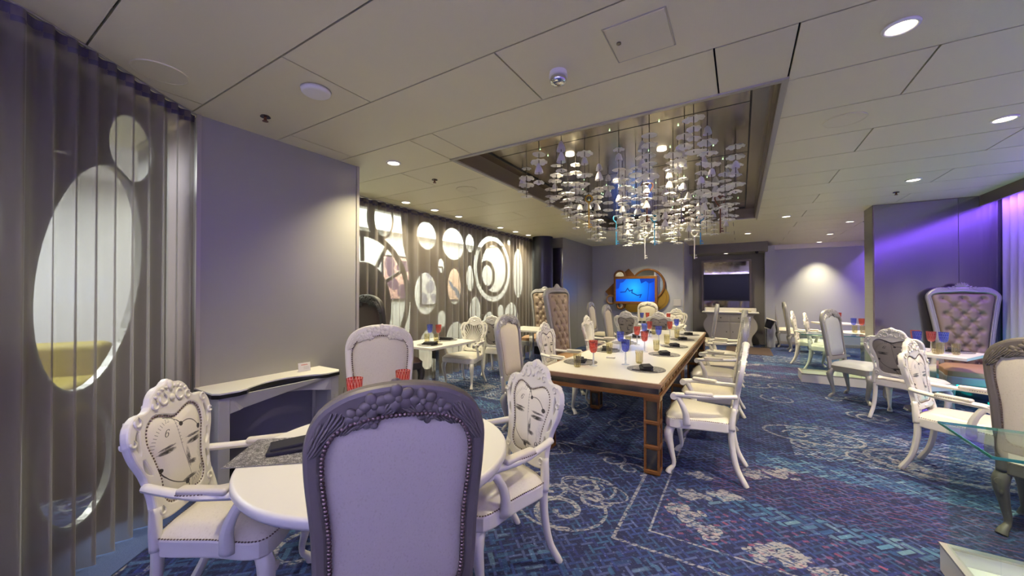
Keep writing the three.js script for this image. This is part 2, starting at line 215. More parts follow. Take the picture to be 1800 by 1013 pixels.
// ---------- materials ----------
const M = (o) => new THREE.MeshStandardMaterial(o), PM = (o) => new THREE.MeshPhysicalMaterial(o);
const mat = {
  carpet: M({ map: carpetTex, roughness: 1, bumpMap: pileTex, bumpScale: 0.004 }),
  plainCarpet: M({ color: 0x5a6c94, roughness: 1, bumpMap: pileTex, bumpScale: 0.004 }),
  ceil: M({ color: 0xdcd4ae, roughness: 0.42, metalness: 0.0, bumpMap: perfTex, bumpScale: 0.0006 }),
  dark: M({ color: 0x16151a, roughness: 0.7 }),
  black: M({ color: 0x0b0b10, roughness: 0.35 }),
  satin: PM({ color: 0x98968a, metalness: 0.3, roughness: 0.5, roughnessMap: brushTex }),
  satinSharp: PM({ color: 0x9b979c, metalness: 0.85, roughness: 0.16, roughnessMap: brushTex }),
  wall: M({ color: 0xaeb0b2, roughness: 0.45, metalness: 0.25 }),
  wallDark: M({ color: 0x7a756c, roughness: 0.6 }),
  trim: M({ color: 0xa8a296, roughness: 0.35, metalness: 0.5 }),
  bronze: M({ color: 0x776c5a, roughness: 0.4, metalness: 0.6 }),
  white: PM({ color: 0xd9d5c8, roughness: 0.32, clearcoat: 0.3, clearcoatRoughness: 0.2 }),
  whiteMatte: M({ color: 0xe4e0d6, roughness: 0.5 }),
  vinyl: PM({ color: 0xe2ded2, map: linenTex, roughness: 0.33, clearcoat: 0.25, clearcoatRoughness: 0.25 }),
  ivory: M({ color: 0xcfc8b6, map: linenTex, roughness: 0.62 }),
  cream: M({ color: 0xd8d3bc, map: linenTex, roughness: 0.6 }),
  greyFrame: M({ color: 0x5f584e, roughness: 0.5, metalness: 0.15 }),
  silverFrame: M({ color: 0x9a9892, roughness: 0.4, metalness: 0.35 }),
  creamFrame: M({ color: 0xd6d0be, roughness: 0.42 }),
  darkFrame: M({ color: 0x2a2724, roughness: 0.5 }),
  nail: M({ color: 0x6b5a52, roughness: 0.3, metalness: 0.8 }),
  tuft: PM({ color: 0x84735f, roughness: 0.5, sheen: 0.6, sheenRoughness: 0.4, sheenColor: new THREE.Color(0xc8bcae) }),
  tan: M({ color: 0xa07c58, roughness: 0.55 }),
  brown: M({ color: 0x3c2a22, roughness: 0.7 }),
  chrome: M({ color: 0xd8d8d8, roughness: 0.08, metalness: 1 }),
  mirror: M({ color: 0xb9b2a4, roughness: 0.09, metalness: 1 }),
  plateMetal: M({ color: 0xb4ac9c, roughness: 0.24, metalness: 1 }),
  clearMirror: M({ color: 0xdadada, roughness: 0.03, metalness: 1 }),
  wood: M({ map: woodTex, roughness: 0.45 }),
  goldWood: M({ color: 0xdcbc86, map: woodTex, roughness: 0.35, metalness: 0.2 }),
  gold: M({ color: 0xc09a3e, roughness: 0.3, metalness: 0.85 }),
  rust: M({ color: 0x6e4526, roughness: 0.4, metalness: 0.5 }),
  blueKey: M({ color: 0x3c88a8, roughness: 0.35, metalness: 0.3 }),
  napkin: M({ color: 0x141216, roughness: 0.85 }),
  mat: M({ map: matTex, roughness: 0.45 }),
  steel: M({ color: 0x6a6668, roughness: 0.25, metalness: 0.9 }),
  porcelain: PM({ color: 0xf0ede6, roughness: 0.3, side: THREE.DoubleSide, transmission: 0.25, thickness: 0 }),
  rod: M({ color: 0x554f46, roughness: 0.4, metalness: 0.7 }),
  glass: PM({ color: 0xf2fbf8, roughness: 0.02, transmission: 1, thickness: 0, ior: 1.5, side: THREE.DoubleSide }),
  glassSide: PM({ color: 0xf6fcfa, roughness: 0.02, transmission: 1, thickness: 0, ior: 1.5, specularIntensity: 0.2, side: THREE.DoubleSide }),
  glassEdge: PM({ color: 0x4fa99a, roughness: 0.1, transmission: 0.6, thickness: 0 }),
  tumbler: PM({ color: 0xeeead2, roughness: 0.04, transmission: 0.95, thickness: 0, side: THREE.DoubleSide }),
  clear: PM({ color: 0xffffff, roughness: 0.03, transmission: 1, thickness: 0, side: THREE.DoubleSide }),
  stemGlass: PM({ color: 0xe8edf0, roughness: 0.08, transmission: 0.55, thickness: 0 }),
  red: PM({ map: cutTex('#d02818', '#f3b9a8'), roughness: 0.08, transmission: 0.8, thickness: 0, side: THREE.DoubleSide }),
  blue: PM({ map: cutTex('#2a45d8', '#b9c6f6'), roughness: 0.08, transmission: 0.8, thickness: 0, side: THREE.DoubleSide }),
  sheer: PM({ color: 0x857a6e, roughness: 0.95, transmission: 0.35, thickness: 0, transparent: true, opacity: 0.66, side: THREE.DoubleSide }),
  drape: PM({ color: 0xb9b4c4, roughness: 0.9, side: THREE.DoubleSide, sheen: 0.4, sheenRoughness: 0.6 }),
  film: M({ color: 0x23211d, roughness: 0.5 }),
  promenade: M({ color: 0xdcd8d4, roughness: 0.7 }),
  promFloor: M({ color: 0x9a8f84, roughness: 0.5 }),
  legMirror: M({ color: 0x7c766e, roughness: 0.15, metalness: 1 }),
  yellow: M({ color: 0xa08c34, roughness: 0.6 }), orange: M({ color: 0xc05a2a, roughness: 0.6 }),
  lens: M({ color: 0xffffff, emissive: 0xfff0d8, emissiveIntensity: 7 }),
  panelGlow: M({ color: 0xffffff, emissive: 0xfff6ec, emissiveIntensity: 5 }),
  lavenderGlow: M({ color: 0x222222, emissive: LAVENDER, emissiveIntensity: 5 }),
  purpleGlow: M({ color: 0x222222, emissive: PURPLE, emissiveIntensity: 6 }),
  tealGlow: M({ color: 0x222222, emissive: TEAL, emissiveIntensity: 0.7 }),
  greenDot: M({ color: 0xffffff, emissive: 0xc8ffc0, emissiveIntensity: 3 }),
  screen: M({ color: 0x000000, roughness: 0.2, emissive: 0xffffff, emissiveMap: screenTex, emissiveIntensity: 1.1 }),
  offScreen: PM({ color: 0x050507, roughness: 0.25, specularIntensity: 0.35 }),
  plaque: M({ color: 0xb8b4b0, roughness: 0.4 }),
};
const CREAM = printTex('#ded8c6', '#26221f'), CREAM_SHADED = printTex('#8d8578', '#1c1917');  // second print is the cream cloth darkened, shade put into its colour
mat.print = PM({ map: CREAM, roughness: 0.4, clearcoat: 0.2 }); mat.printShaded = PM({ map: CREAM_SHADED, roughness: 0.45, clearcoat: 0.15 });

// ---------- the room ----------
{
  const g = new THREE.PlaneGeometry(7.8, 16, 1, 1); tr(g, -0.75, 0, -4.8, -Math.PI / 2);
  const p = g.attributes.position, uv = g.attributes.uv;
  for (let i = 0; i < p.count; i++) uv.setXY(i, (p.getX(i) + 2.6) / TILE, 1 + p.getZ(i) / TILE);
  const f = struct('floor', g, mat.carpet);
  struct('floor_slab', span(-4.7, 3.2, -0.12, -0.004, 3.2, -12.9), mat.dark, f);
  // plain strip of carpet along the window curtain
  struct('floor_border', box(0.62, 0.008, 2.6, -2.62, 0.004, 0.1, 0, 0.65, 0), mat.plainCarpet);
}
// suspended ceiling of separate panels, joints open to the dark void above
const FX = { x0: -2.38, x1: 0.23, z0: -7.72, z1: -2.79 };          // opening of the chandelier recess
{
  const c = struct('ceiling', [span(-4.7, FX.x0 - 0.05, H + 0.04, H + 0.5, 3.2, -12.9), span(FX.x1 + 0.05, 3.2, H + 0.04, H + 0.5, 3.2, -12.9), span(FX.x0 - 0.05, FX.x1 + 0.05, H + 0.04, H + 0.5, 3.2, FX.z1 + 0.05), span(FX.x0 - 0.05, FX.x1 + 0.05, H + 0.04, H + 0.5, FX.z0 - 0.05, -12.9), span(FX.x0 - 0.1, FX.x1 + 0.1, H + 0.42, H + 0.5, FX.z1 + 0.1, FX.z0 - 0.1)], mat.dark);
  const gap = 0.005, X0 = -4.7, X1 = 3.15;
  const tile = (x0, x1, z0, z1) => { if (x1 - x0 > 0.03 && z1 - z0 > 0.03) mesh('ceiling_panel', box(x1 - x0 - gap * 2, 0.02, z1 - z0 - gap * 2, (x0 + x1) / 2, H + 0.01, (z0 + z1) / 2), mat.ceil, c); };
  const cut = (x0, x1, z0, z1) => {                                  // the panel minus the recess
    const F = { x0: FX.x0 - 0.02, x1: FX.x1 + 0.02, z0: FX.z0 - 0.02, z1: FX.z1 + 0.02 };
    if (x1 <= F.x0 || x0 >= F.x1 || z1 <= F.z0 || z0 >= F.z1) return tile(x0, x1, z0, z1);
    if (x0 < F.x0) tile(x0, F.x0, z0, z1); if (x1 > F.x1) tile(F.x1, x1, z0, z1);
    const a = Math.max(x0, F.x0), b = Math.min(x1, F.x1); if (z0 < F.z0) tile(a, b, z0, F.z0); if (z1 > F.z1) tile(a, b, F.z1, z1);
  };
  for (let k = -6; k < 22; k++) {
    const z1 = -0.49 - 0.5825 * k, z0 = Math.max(z1 - 0.5825, -12.85); if (z0 >= z1) continue;
    const xs = [X0]; for (let x = -5.18 + (((k % 2) + 2) % 2 ? 1.013 : 0); x < X1; x += 2.026) if (x > X0 + 0.1 && x < X1 - 0.1) xs.push(x); xs.push(X1);
    for (let i = 0; i + 1 < xs.length; i++) cut(xs[i], xs[i + 1], z0, z1);
  }
}
// left: metal-faced wall block between the two windows
{
  const w = struct('wall_left', span(-4.72, -3.375, 0, H, -1.12, -2.44), mat.wallDark);
  struct('wall_panel', span(-3.375, -3.363, 0.0, H, -1.13, -2.44), mat.satin, w);
  struct('edge_trim', [span(-3.38, -3.352, 0, H, -2.425, -2.455), span(-3.38, -3.352, 0, H, -1.105, -1.13)], mat.trim, w);
  struct('baseboard_left', span(-3.365, -3.35, 0, 0.09, -1.13, -2.44), mat.dark);
}
{ // wall beyond the second window, then the wall with the screen
  const w = struct('wall_far_left', span(-4.72, -3.61, 0, H, -8.2, -12.9), mat.wallDark);
  struct('wall_panel', [span(-3.61, -3.6, 0, H, -8.2, -9.1), span(-3.61, -3.6, 0, H, -9.106, -10.25)], mat.satin, w);
  struct('mirror_strip', span(-4.2, -3.61, 0.1, 2.5, -8.195, -8.2), mat.mirror, w);
  const t = struct('wall_far', span(-3.61, -1.22, 0, H, -10.26, -12.9), mat.wall);
  struct('wall_panel', Array.from({ length: 4 }, (_, i) => span(-3.6 + i * 0.595 + 0.002, -3.6 + (i + 1) * 0.595 - 0.002, 0.1, H, -10.25, -10.262)), mat.wall, t);
  struct('edge_trim', span(-1.235, -1.21, 0, H, -10.245, -10.27), mat.trim, t);
  struct('wall_alcove', [span(-1.22, 0.6, 0, H, -12.3, -12.9), span(-1.22, 0.6, 2.5, H, -11.5, -12.3)], mat.wallDark);
  struct('wall_pillar', span(0.55, 0.76, 0, 2.66, -11.85, -12.9), mat.wall);
  const r = struct('wall_far_right', span(0.76, 3.2, 0, H, -12.75, -12.9), mat.wall);
  struct('cornice', span(0.76, 3.1, 2.62, H, -12.6, -12.75), mat.whiteMatte, r);
  struct('baseboard_far', [span(0.76, 3.1, 0, 0.08, -12.735, -12.75), span(-3.6, -1.23, 0, 0.08, -10.235, -10.25)], mat.trim);
  struct('wall_right', [span(3.1, 3.25, 0, H, 3.2, -12.9)], mat.wall);
  struct('wall_back', [span(-4.7, 3.2, 0, H, 1.95, 2.08)], mat.wall);
  struct('wall_left_back', [span(-2.5, -2.35, 0, H, 0.62, 3.2), span(-6.4, -2.35, 0, H, 2.1, 2.2)], mat.wall);
}
{ // metal-faced partition on the right
  const p = struct('wall_partition', span(1.695, 3.1, 0, H, -7.56, -8.01), mat.wallDark);
  struct('wall_panel', [span(1.69, 2.545, 0, H, -7.55, -7.56), span(2.55, 3.1, 0, H, -7.55, -7.56)], mat.satinSharp, p);
  struct('end_panel', [span(1.685, 1.695, 0, H, -7.56, -8.01)], mat.satin, p);
  struct('edge_trim', [span(1.68, 1.698, 0, H, -7.546, -7.562), span(1.69, 3.1, H - 0.012, H - 0.001, -7.545, -7.55)], mat.bronze, p);
}
{ // soffit hiding the LED strip above the right curtain
  const s = struct('trim_soffit', [span(2.74, 2.765, 2.6, H, 1.54, -7.545), span(-2.35, 2.765, 2.6, H, 1.54, 1.565), span(2.74, 2.765, 2.6, H, -8.02, -12.6)], mat.bronze);
  struct('floor_led', span(2.7, 2.74, 0, 0.03, -4.9, -7.3), mat.tealGlow, s);
  struct('led_strip', [span(2.768, 2.785, 2.63, 2.69, 1.54, -7.5), span(2.768, 2.785, 2.63, 2.69, -8.05, -12.5)], mat.purpleGlow, s); struct('led_strip', span(-2.3, 2.7, 2.63, 2.69, 1.568, 1.578), mat.lavenderGlow, s);
}
// ---------- curtains ----------
function curtainGeo(path, y0, y1, amp, wave, n, jitter = 0.3) {
  const c = new THREE.CatmullRomCurve3(path.map(([x, z]) => new THREE.Vector3(x, 0, z)), false, 'centripetal'), L = c.getLength();
  const pos = [], uv = [], idx = []; let ph = 0; const rows = 6;
  for (let i = 0; i <= n; i++) {
    const t = i / n, p = c.getPointAt(t), T = c.getTangentAt(t); ph += (L / n) / wave * Math.PI * 2 * (1 + jitter * Math.sin(t * L * 3.1) + jitter * 0.6 * Math.sin(t * L * 7.7 + 1));
    for (let j = 0; j <= rows; j++) {
      const v = j / rows, a = amp * (1.15 - 0.45 * v), o = a * Math.sin(ph) + a * 0.22 * Math.sin(ph * 2.0 + 0.8), s = 0;
      pos.push(p.x - T.z * o + T.x * s, y0 + (y1 - y0) * v, p.z + T.x * o + T.z * s); uv.push(t * L, v * (y1 - y0));
    }
  }
  for (let i = 0; i < n; i++) for (let j = 0; j < rows; j++) { const a = i * (rows + 1) + j, b = a + rows + 1; idx.push(a, b, a + 1, b, b + 1, a + 1); }
  const g = new THREE.BufferGeometry(); g.setAttribute('position', new THREE.Float32BufferAttribute(pos, 3)); g.setAttribute('uv', new THREE.Float32BufferAttribute(uv, 2)); g.setIndex(idx); g.computeVertexNormals(); return g;
}
function curtain(name, label, path, material, amp, wave, n, y1 = H - 0.02, tape = null) {
  const o = thing(name, label, 'curtain'); mesh('cloth', curtainGeo(path, 0.015, y1, amp, wave, n), material, o);
  if (tape) { seed += 0; mesh('heading_tape', curtainGeo(path, y1 - 0.07, y1 + 0.005, amp * 0.72, wave, n), tape, o); }
  const c = new THREE.CatmullRomCurve3(path.map(([x, z]) => new THREE.Vector3(x, y1 + 0.014, z)), false, 'centripetal');
  mesh('track', new THREE.TubeGeometry(c, 24, 0.008, 5), mat.trim, o); return o;
}
const sheerPath = [[-3.36, -1.10], [-3.19, -0.84], [-3.01, -0.62], [-2.86, -0.42], [-2.72, -0.2], [-2.58, 0.1], [-2.48, 0.5]];
mat.tape = PM({ color: 0x4a4450, roughness: 0.9, side: THREE.DoubleSide });
curtain('sheer_curtain', 'tall taupe sheer curtain hanging beside the grey metal wall panel', sheerPath, mat.sheer, 0.03, 0.13, 320, H - 0.02, mat.tape);
curtain('sheer_curtain', 'long taupe sheer curtain behind the small white window table', [[-4.36, -3.0], [-4.36, -4.5], [-4.34, -6.2], [-4.32, -8.0]], mat.sheer, 0.036, 0.17, 420, H - 0.02, mat.tape);
curtain('led_curtain', 'heavy pale drape lit purple by a hidden strip behind the big tufted throne', [[2.95, -7.5], [2.96, -4], [2.95, 0], [2.95, 1.3], [2.85, 1.68], [2.4, 1.75], [0, 1.75], [-2.2, 1.75]], mat.drape, 0.05, 0.2, 800);

// ---------- windows: dark cut-out screens in front of the lit promenade ----------
{
  // window 1 stands parallel to the first sheer curtain; s runs along it, towards the camera's side
  const w = new THREE.Group(); w.name = 'window_1'; w.userData.kind = 'structure'; scene.add(w);
  w.position.set(-3.62, 0, -0.93); w.rotation.y = Math.atan2(-0.796, 0.605);
  const W = 1.95;
  const rect = [P2(-0.12, 0.0), P2(W, 0.0), P2(W, H), P2(-0.12, H)];
  mesh('screen', plate(rect, [ellipse(0.16, 2.42, 0.17, 0.22), ellipse(0.42, 1.56, 0.31, 0.7, 40, 0.16), ellipse(0.5, 0.45, 0.22, 0.36), ellipse(1.15, 1.9, 0.28, 0.55, 40, -0.2), ellipse(1.2, 0.7, 0.32, 0.42), ellipse(1.65, 1.3, 0.2, 0.6)], 0.03, 0.004), mat.film, w);
  mesh('glass', box(W + 0.1, H, 0.006, W / 2 - 0.06, H / 2, -0.03), mat.glass, w);
  for (const [cx, cy, rx, ry, rot] of [[0.42, 1.56, 0.31, 0.7, 0.16], [0.5, 0.45, 0.22, 0.36, 0]]) mesh('opening_rim', plate(ellipse(cx, cy, rx + 0.012, ry + 0.012, 40, rot), [ellipse(cx, cy, rx - 0.008, ry - 0.008, 40, rot)], 0.05, 0.004), mat.trim, w);
}
{
  const w = new THREE.Group(); w.name = 'window_2'; w.userData.kind = 'structure'; scene.add(w);
  w.position.set(-4.62, 0, 0); w.rotation.y = Math.PI / 2;                 // local x = -z, local z = +x
  const U = (z) => -z;
  const rect = [P2(2.44, 0), P2(8.25, 0), P2(8.25, H), P2(2.44, H)];
  const clockHole = [P2(2.5, 0.05), P2(4.3, 0.05), P2(4.36, 1.2), P2(4.34, 1.75), P2(4.2, 2.2), P2(4.15, 2.68), P2(2.5, 2.68)];
  const holes = [clockHole, ellipse(4.7, 1.42, 0.27, 0.36), ellipse(4.72, 2.42, 0.24, 0.24), ellipse(5.42, 2.35, 0.32, 0.3), ellipse(5.45, 1.55, 0.2, 0.34), ellipse(4.75, 0.45, 0.22, 0.34), ellipse(5.5, 0.5, 0.3, 0.38), ellipse(6.75, 1.95, 0.72, 0.72), ellipse(6.1, 1.05, 0.2, 0.3), ellipse(6.6, 0.6, 0.3, 0.42), ellipse(7.5, 0.75, 0.34, 0.45), ellipse(7.82, 1.9, 0.26, 0.6), ellipse(7.4, 2.6, 0.08, 0.08), ellipse(5.93, 1.72, 0.13, 0.26), ellipse(5.92, 2.42, 0.15, 0.18), ellipse(5.1, 0.95, 0.12, 0.16), ellipse(5.08, 1.92, 0.09, 0.13), ellipse(6.02, 0.4, 0.16, 0.24), ellipse(7.05, 1.0, 0.14, 0.16)];
  mesh('screen', plate(rect, holes, 0.03, 0.004), mat.film, w);
  mesh('glass', box(5.8, H, 0.006, 5.345, H / 2, -0.03), mat.glass, w);
  // clock ring with spokes and the dark egg inside it
  mesh('clock_ring', plate(ellipse(3.45, 1.35, 0.88, 0.98, 56), [ellipse(3.45, 1.35, 0.80, 0.90, 56)], 0.03, 0.004), mat.film, w);
  for (const a of [0.5, 1.05, 1.6, 2.15, 2.7]) mesh('clock_spoke', box(0.4, 0.05, 0.026, 3.45 + Math.cos(a) * 0.66, 1.35 + Math.sin(a) * 0.74, 0, 0, 0, a), mat.film, w);
  mesh('clock_egg', plate(ellipse(3.45, 1.2, 0.5, 0.68, 48), [], 0.03, 0.004), mat.film, w);
  mesh('curl', plate(ellipse(3.75, 2.55, 0.24, 0.32, 40), [ellipse(3.8, 2.55, 0.17, 0.26, 40)], 0.028, 0.004), mat.film, w);
  for (const [cx, cy, r] of [[6.75, 1.95, 0.58], [6.5, 1.8, 0.3]]) mesh('loop', plate(ellipse(cx, cy, r, r * 1.05, 44), [ellipse(cx + 0.03, cy, r - 0.09, (r - 0.09) * 1.05, 44)], 0.028, 0.004), mat.film, w);
}
// promenade beyond the windows
{
  struct('wall_promenade', [span(-6.55, -6.4, -0.1, H + 0.1, 2.2, -9.2), span(-6.4, -4.72, 0, H, -8.6, -8.75), span(-6.4, -4.74, 0, H, -2.3, -2.2)], mat.promenade);
  struct('floor_promenade', [span(-6.4, -4.72, -0.1, 0, 2.2, -8.6), span(-4.72, -2.4, -0.1, -0.006, 2.2, -0.9)], mat.promFloor);
  const c = struct('ceiling_promenade', [span(-6.4, -4.71, H, H + 0.1, 2.2, -8.6), span(-4.7, -2.5, H + 0.03, H + 0.12, 2.2, -0.9)], mat.promenade);
  struct('light_panel', [span(-6.2, -5.0, H - 0.04, H - 0.001, -1.65 - 0.7, -9.15 + 0.7), span(-5.3, -4.75, H - 0.04, H - 0.001, 1.8, -0.8)], mat.panelGlow, c);
  // lounge pieces glimpsed through the first curtain
  const s = thing('lounge_sofa', 'yellow lounge seat glimpsed through the sheer curtain beside the metal wall', 'sofa', [-4.55, 0, -0.3], toward(1, 0.6));
  mesh('seat', rbox(1.1, 0.24, 0.6, 0.06, 0, 0.66, 0), mat.yellow, s); mesh('backrest', rbox(1.1, 0.36, 0.18, 0.06, 0, 0.86, -0.28), mat.yellow, s); mesh('plinth', box(1.06, 0.54, 0.56, 0, 0.27, 0), mat.brown, s);
  const b = thing('orange_stool', 'low orange stool glimpsed low behind the sheer curtain', 'stool', [-3.72, 0, -0.12], 0.4);
  mesh('seat', rbox(0.36, 0.14, 0.36, 0.05, 0, 0.42, 0), mat.orange, b); mesh('base', cyl(0.05, 0.16, 0.35, 16, 0, 0.175, 0), mat.steel, b);
  const h = thing('handrail', 'pale metal handrail across the promenade behind the sheer curtain', 'handrail', [-5.4, 0, 0.9], 0.9);
  mesh('rail', cyl(0.02, 0.02, 2.2, 10, 0, 1.45, 0, 0, 0, Math.PI / 2), mat.chrome, h); for (const x of [-0.9, 0.9]) mesh('post', cyl(0.015, 0.015, 1.45, 8, x, 0.725, 0), mat.chrome, h);
}
single('round_column', cyl(0.24, 0.24, H, 40, 0, H / 2, 0), mat.black, 'glossy black round column beside the window curtain', 'column', [-4.0, 0, -7.92]);

// ---------- ceiling fittings ----------
function downlight(x, z, label, y = H, power = DOWN, angle = 1.05) {
  copyOf('downlight', (o) => {
    mesh('trim_ring', tr(new THREE.TorusGeometry(0.062, 0.009, 8, 32), 0, -0.004, 0, Math.PI / 2), mat.whiteMatte, o);
    mesh('lens', cyl(0.055, 0.055, 0.006, 28, 0, -0.004, 0), mat.lens, o);
  }, 'downlight', label, 'light', [x, y, z], 0, 'recessed ceiling downlights');
  const s = new THREE.SpotLight(WARM, power, 0, angle, 0.75, 2); s.position.set(x, y - 0.02, z); s.target.position.set(x, 0, z); s.castShadow = true; s.shadow.radius = 2.2; scene.add(s, s.target);
}
downlight(-2.95, -2.55, 'downlight above the end of the grey metal wall panel');
downlight(0.67, -2.52, 'largest downlight in the ceiling, right of the access hatch');
downlight(1.68, -4.27, 'downlight at the far side of the ceiling, right of the speaker grille');
downlight(1.70, -6.06, 'downlight just above the purple curtain soffit, beside a sprinkler');
[-3.77, -4.36, -4.95, -6.24, -6.83, -7.4].forEach((z, i) => downlight(-4.1, z, `${ORD[i]} downlight of the row along the long sheer curtain, counted from the metal wall`, H, 8));
downlight(0.67, -7.87, 'downlight right of the far end of the chandelier recess');
downlight(1.71, -9.05, 'downlight beside the top of the metal partition end');
downlight(1.70, -10.77, 'downlight further back, left of the metal partition end');
downlight(1.74, -12.36, 'downlight close to the far wall throwing a bright scallop', H, 34, 0.72);
downlight(0.14, -9.72, 'downlight between the chandelier and the far alcove');
downlight(-0.34, -11.75, 'small downlight in the lowered alcove ceiling', 2.5, 8);
downlight(-1.58, -0.78, 'downlight in the ceiling panels straight above the round table, out of view', H, 9);
downlight(-2.05, -9.35, 'added unseen downlight that brightens the wall with the blue screen');  // added to brighten the screen wall, tucked behind the chandelier
downlight(1.7, -1.9, 'downlight in the ceiling panels past the right edge of the view');
for (const [x, z, l, r] of [[-2.9, -0.78, 'round flush speaker grille beside the sheer curtain', 0.13], [0.67, -3.68, 'round flush speaker grille right of the chandelier recess', 0.13], [-2.93, -3.69, 'small round speaker grille left of the chandelier recess', 0.13]]) {
  copyOf('speaker', (o) => { mesh('rim', tr(new THREE.TorusGeometry(0.125, 0.006, 6, 40), 0, -0.002, 0, Math.PI / 2), mat.ceil, o); mesh('grille', cyl(0.12, 0.12, 0.006, 40, 0, -0.002, 0), mat.ceil, o); }, 'ceiling_speaker', l, 'speaker', [x, H, z], 0, 'flush ceiling speakers');
}
single('access_point', lathe([[0, -0.03], [0.07, -0.03], [0.085, -0.02], [0.09, 0], [0, 0]], 36), mat.whiteMatte, 'plain white domed disc on the ceiling above the metal wall panel', 'sensor', [-2.31, H, -1.37]);
for (const [x, z, l] of [[-2.97, -1.38, 'brass sprinkler head left of the white ceiling disc'], [1.72, -6.7, 'dark sprinkler head above the metal partition'], [-2.99, -3.18, 'dark sprinkler head left of the chandelier recess'], [1.95, -9.2, 'dark sprinkler head beside the partition end downlight']]) {
  copyOf('sprinkler', (o) => { mesh('escutcheon', cyl(0.03, 0.034, 0.008, 20, 0, -0.004, 0), mat.steel, o); mesh('nozzle', [cyl(0.008, 0.012, 0.03, 10, 0, -0.02, 0), cyl(0.02, 0.02, 0.003, 12, 0, -0.038, 0)], mat.rust, o); }, 'sprinkler', l, 'sprinkler', [x, H, z], 0, 'ceiling sprinklers');
}
{ const o = thing('smoke_detector', 'chrome and white smoke detector hanging from the ceiling left of the hatch', 'smoke detector', [-0.907, H, -2.0]);
  mesh('base', cyl(0.05, 0.055, 0.03, 28, 0, -0.015, 0), mat.whiteMatte, o); mesh('cage', lathe([[0.045, -0.03], [0.05, -0.05], [0.04, -0.068], [0.02, -0.075], [0, -0.075]], 24), mat.chrome, o); }
{ const o = thing('access_hatch', 'square metal access hatch with a small lock in the ceiling', 'hatch', [-0.43, H, -1.94]);
  mesh('panel', rbox(0.285, 0.008, 0.295, 0.003, 0, -0.002, 0), mat.ceil, o); mesh('frame', plate([P2(-0.15, -0.155), P2(0.15, -0.155), P2(0.15, 0.155), P2(-0.15, 0.155)], [[P2(-0.145, -0.15), P2(0.145, -0.15), P2(0.145, 0.15), P2(-0.145, 0.15)]], 0.006, 0).applyMatrix4(new THREE.Matrix4().makeRotationX(Math.PI / 2)), mat.trim, o); mesh('lock', cyl(0.012, 0.012, 0.012, 16, -0.1, -0.006, 0.02), mat.steel, o); }

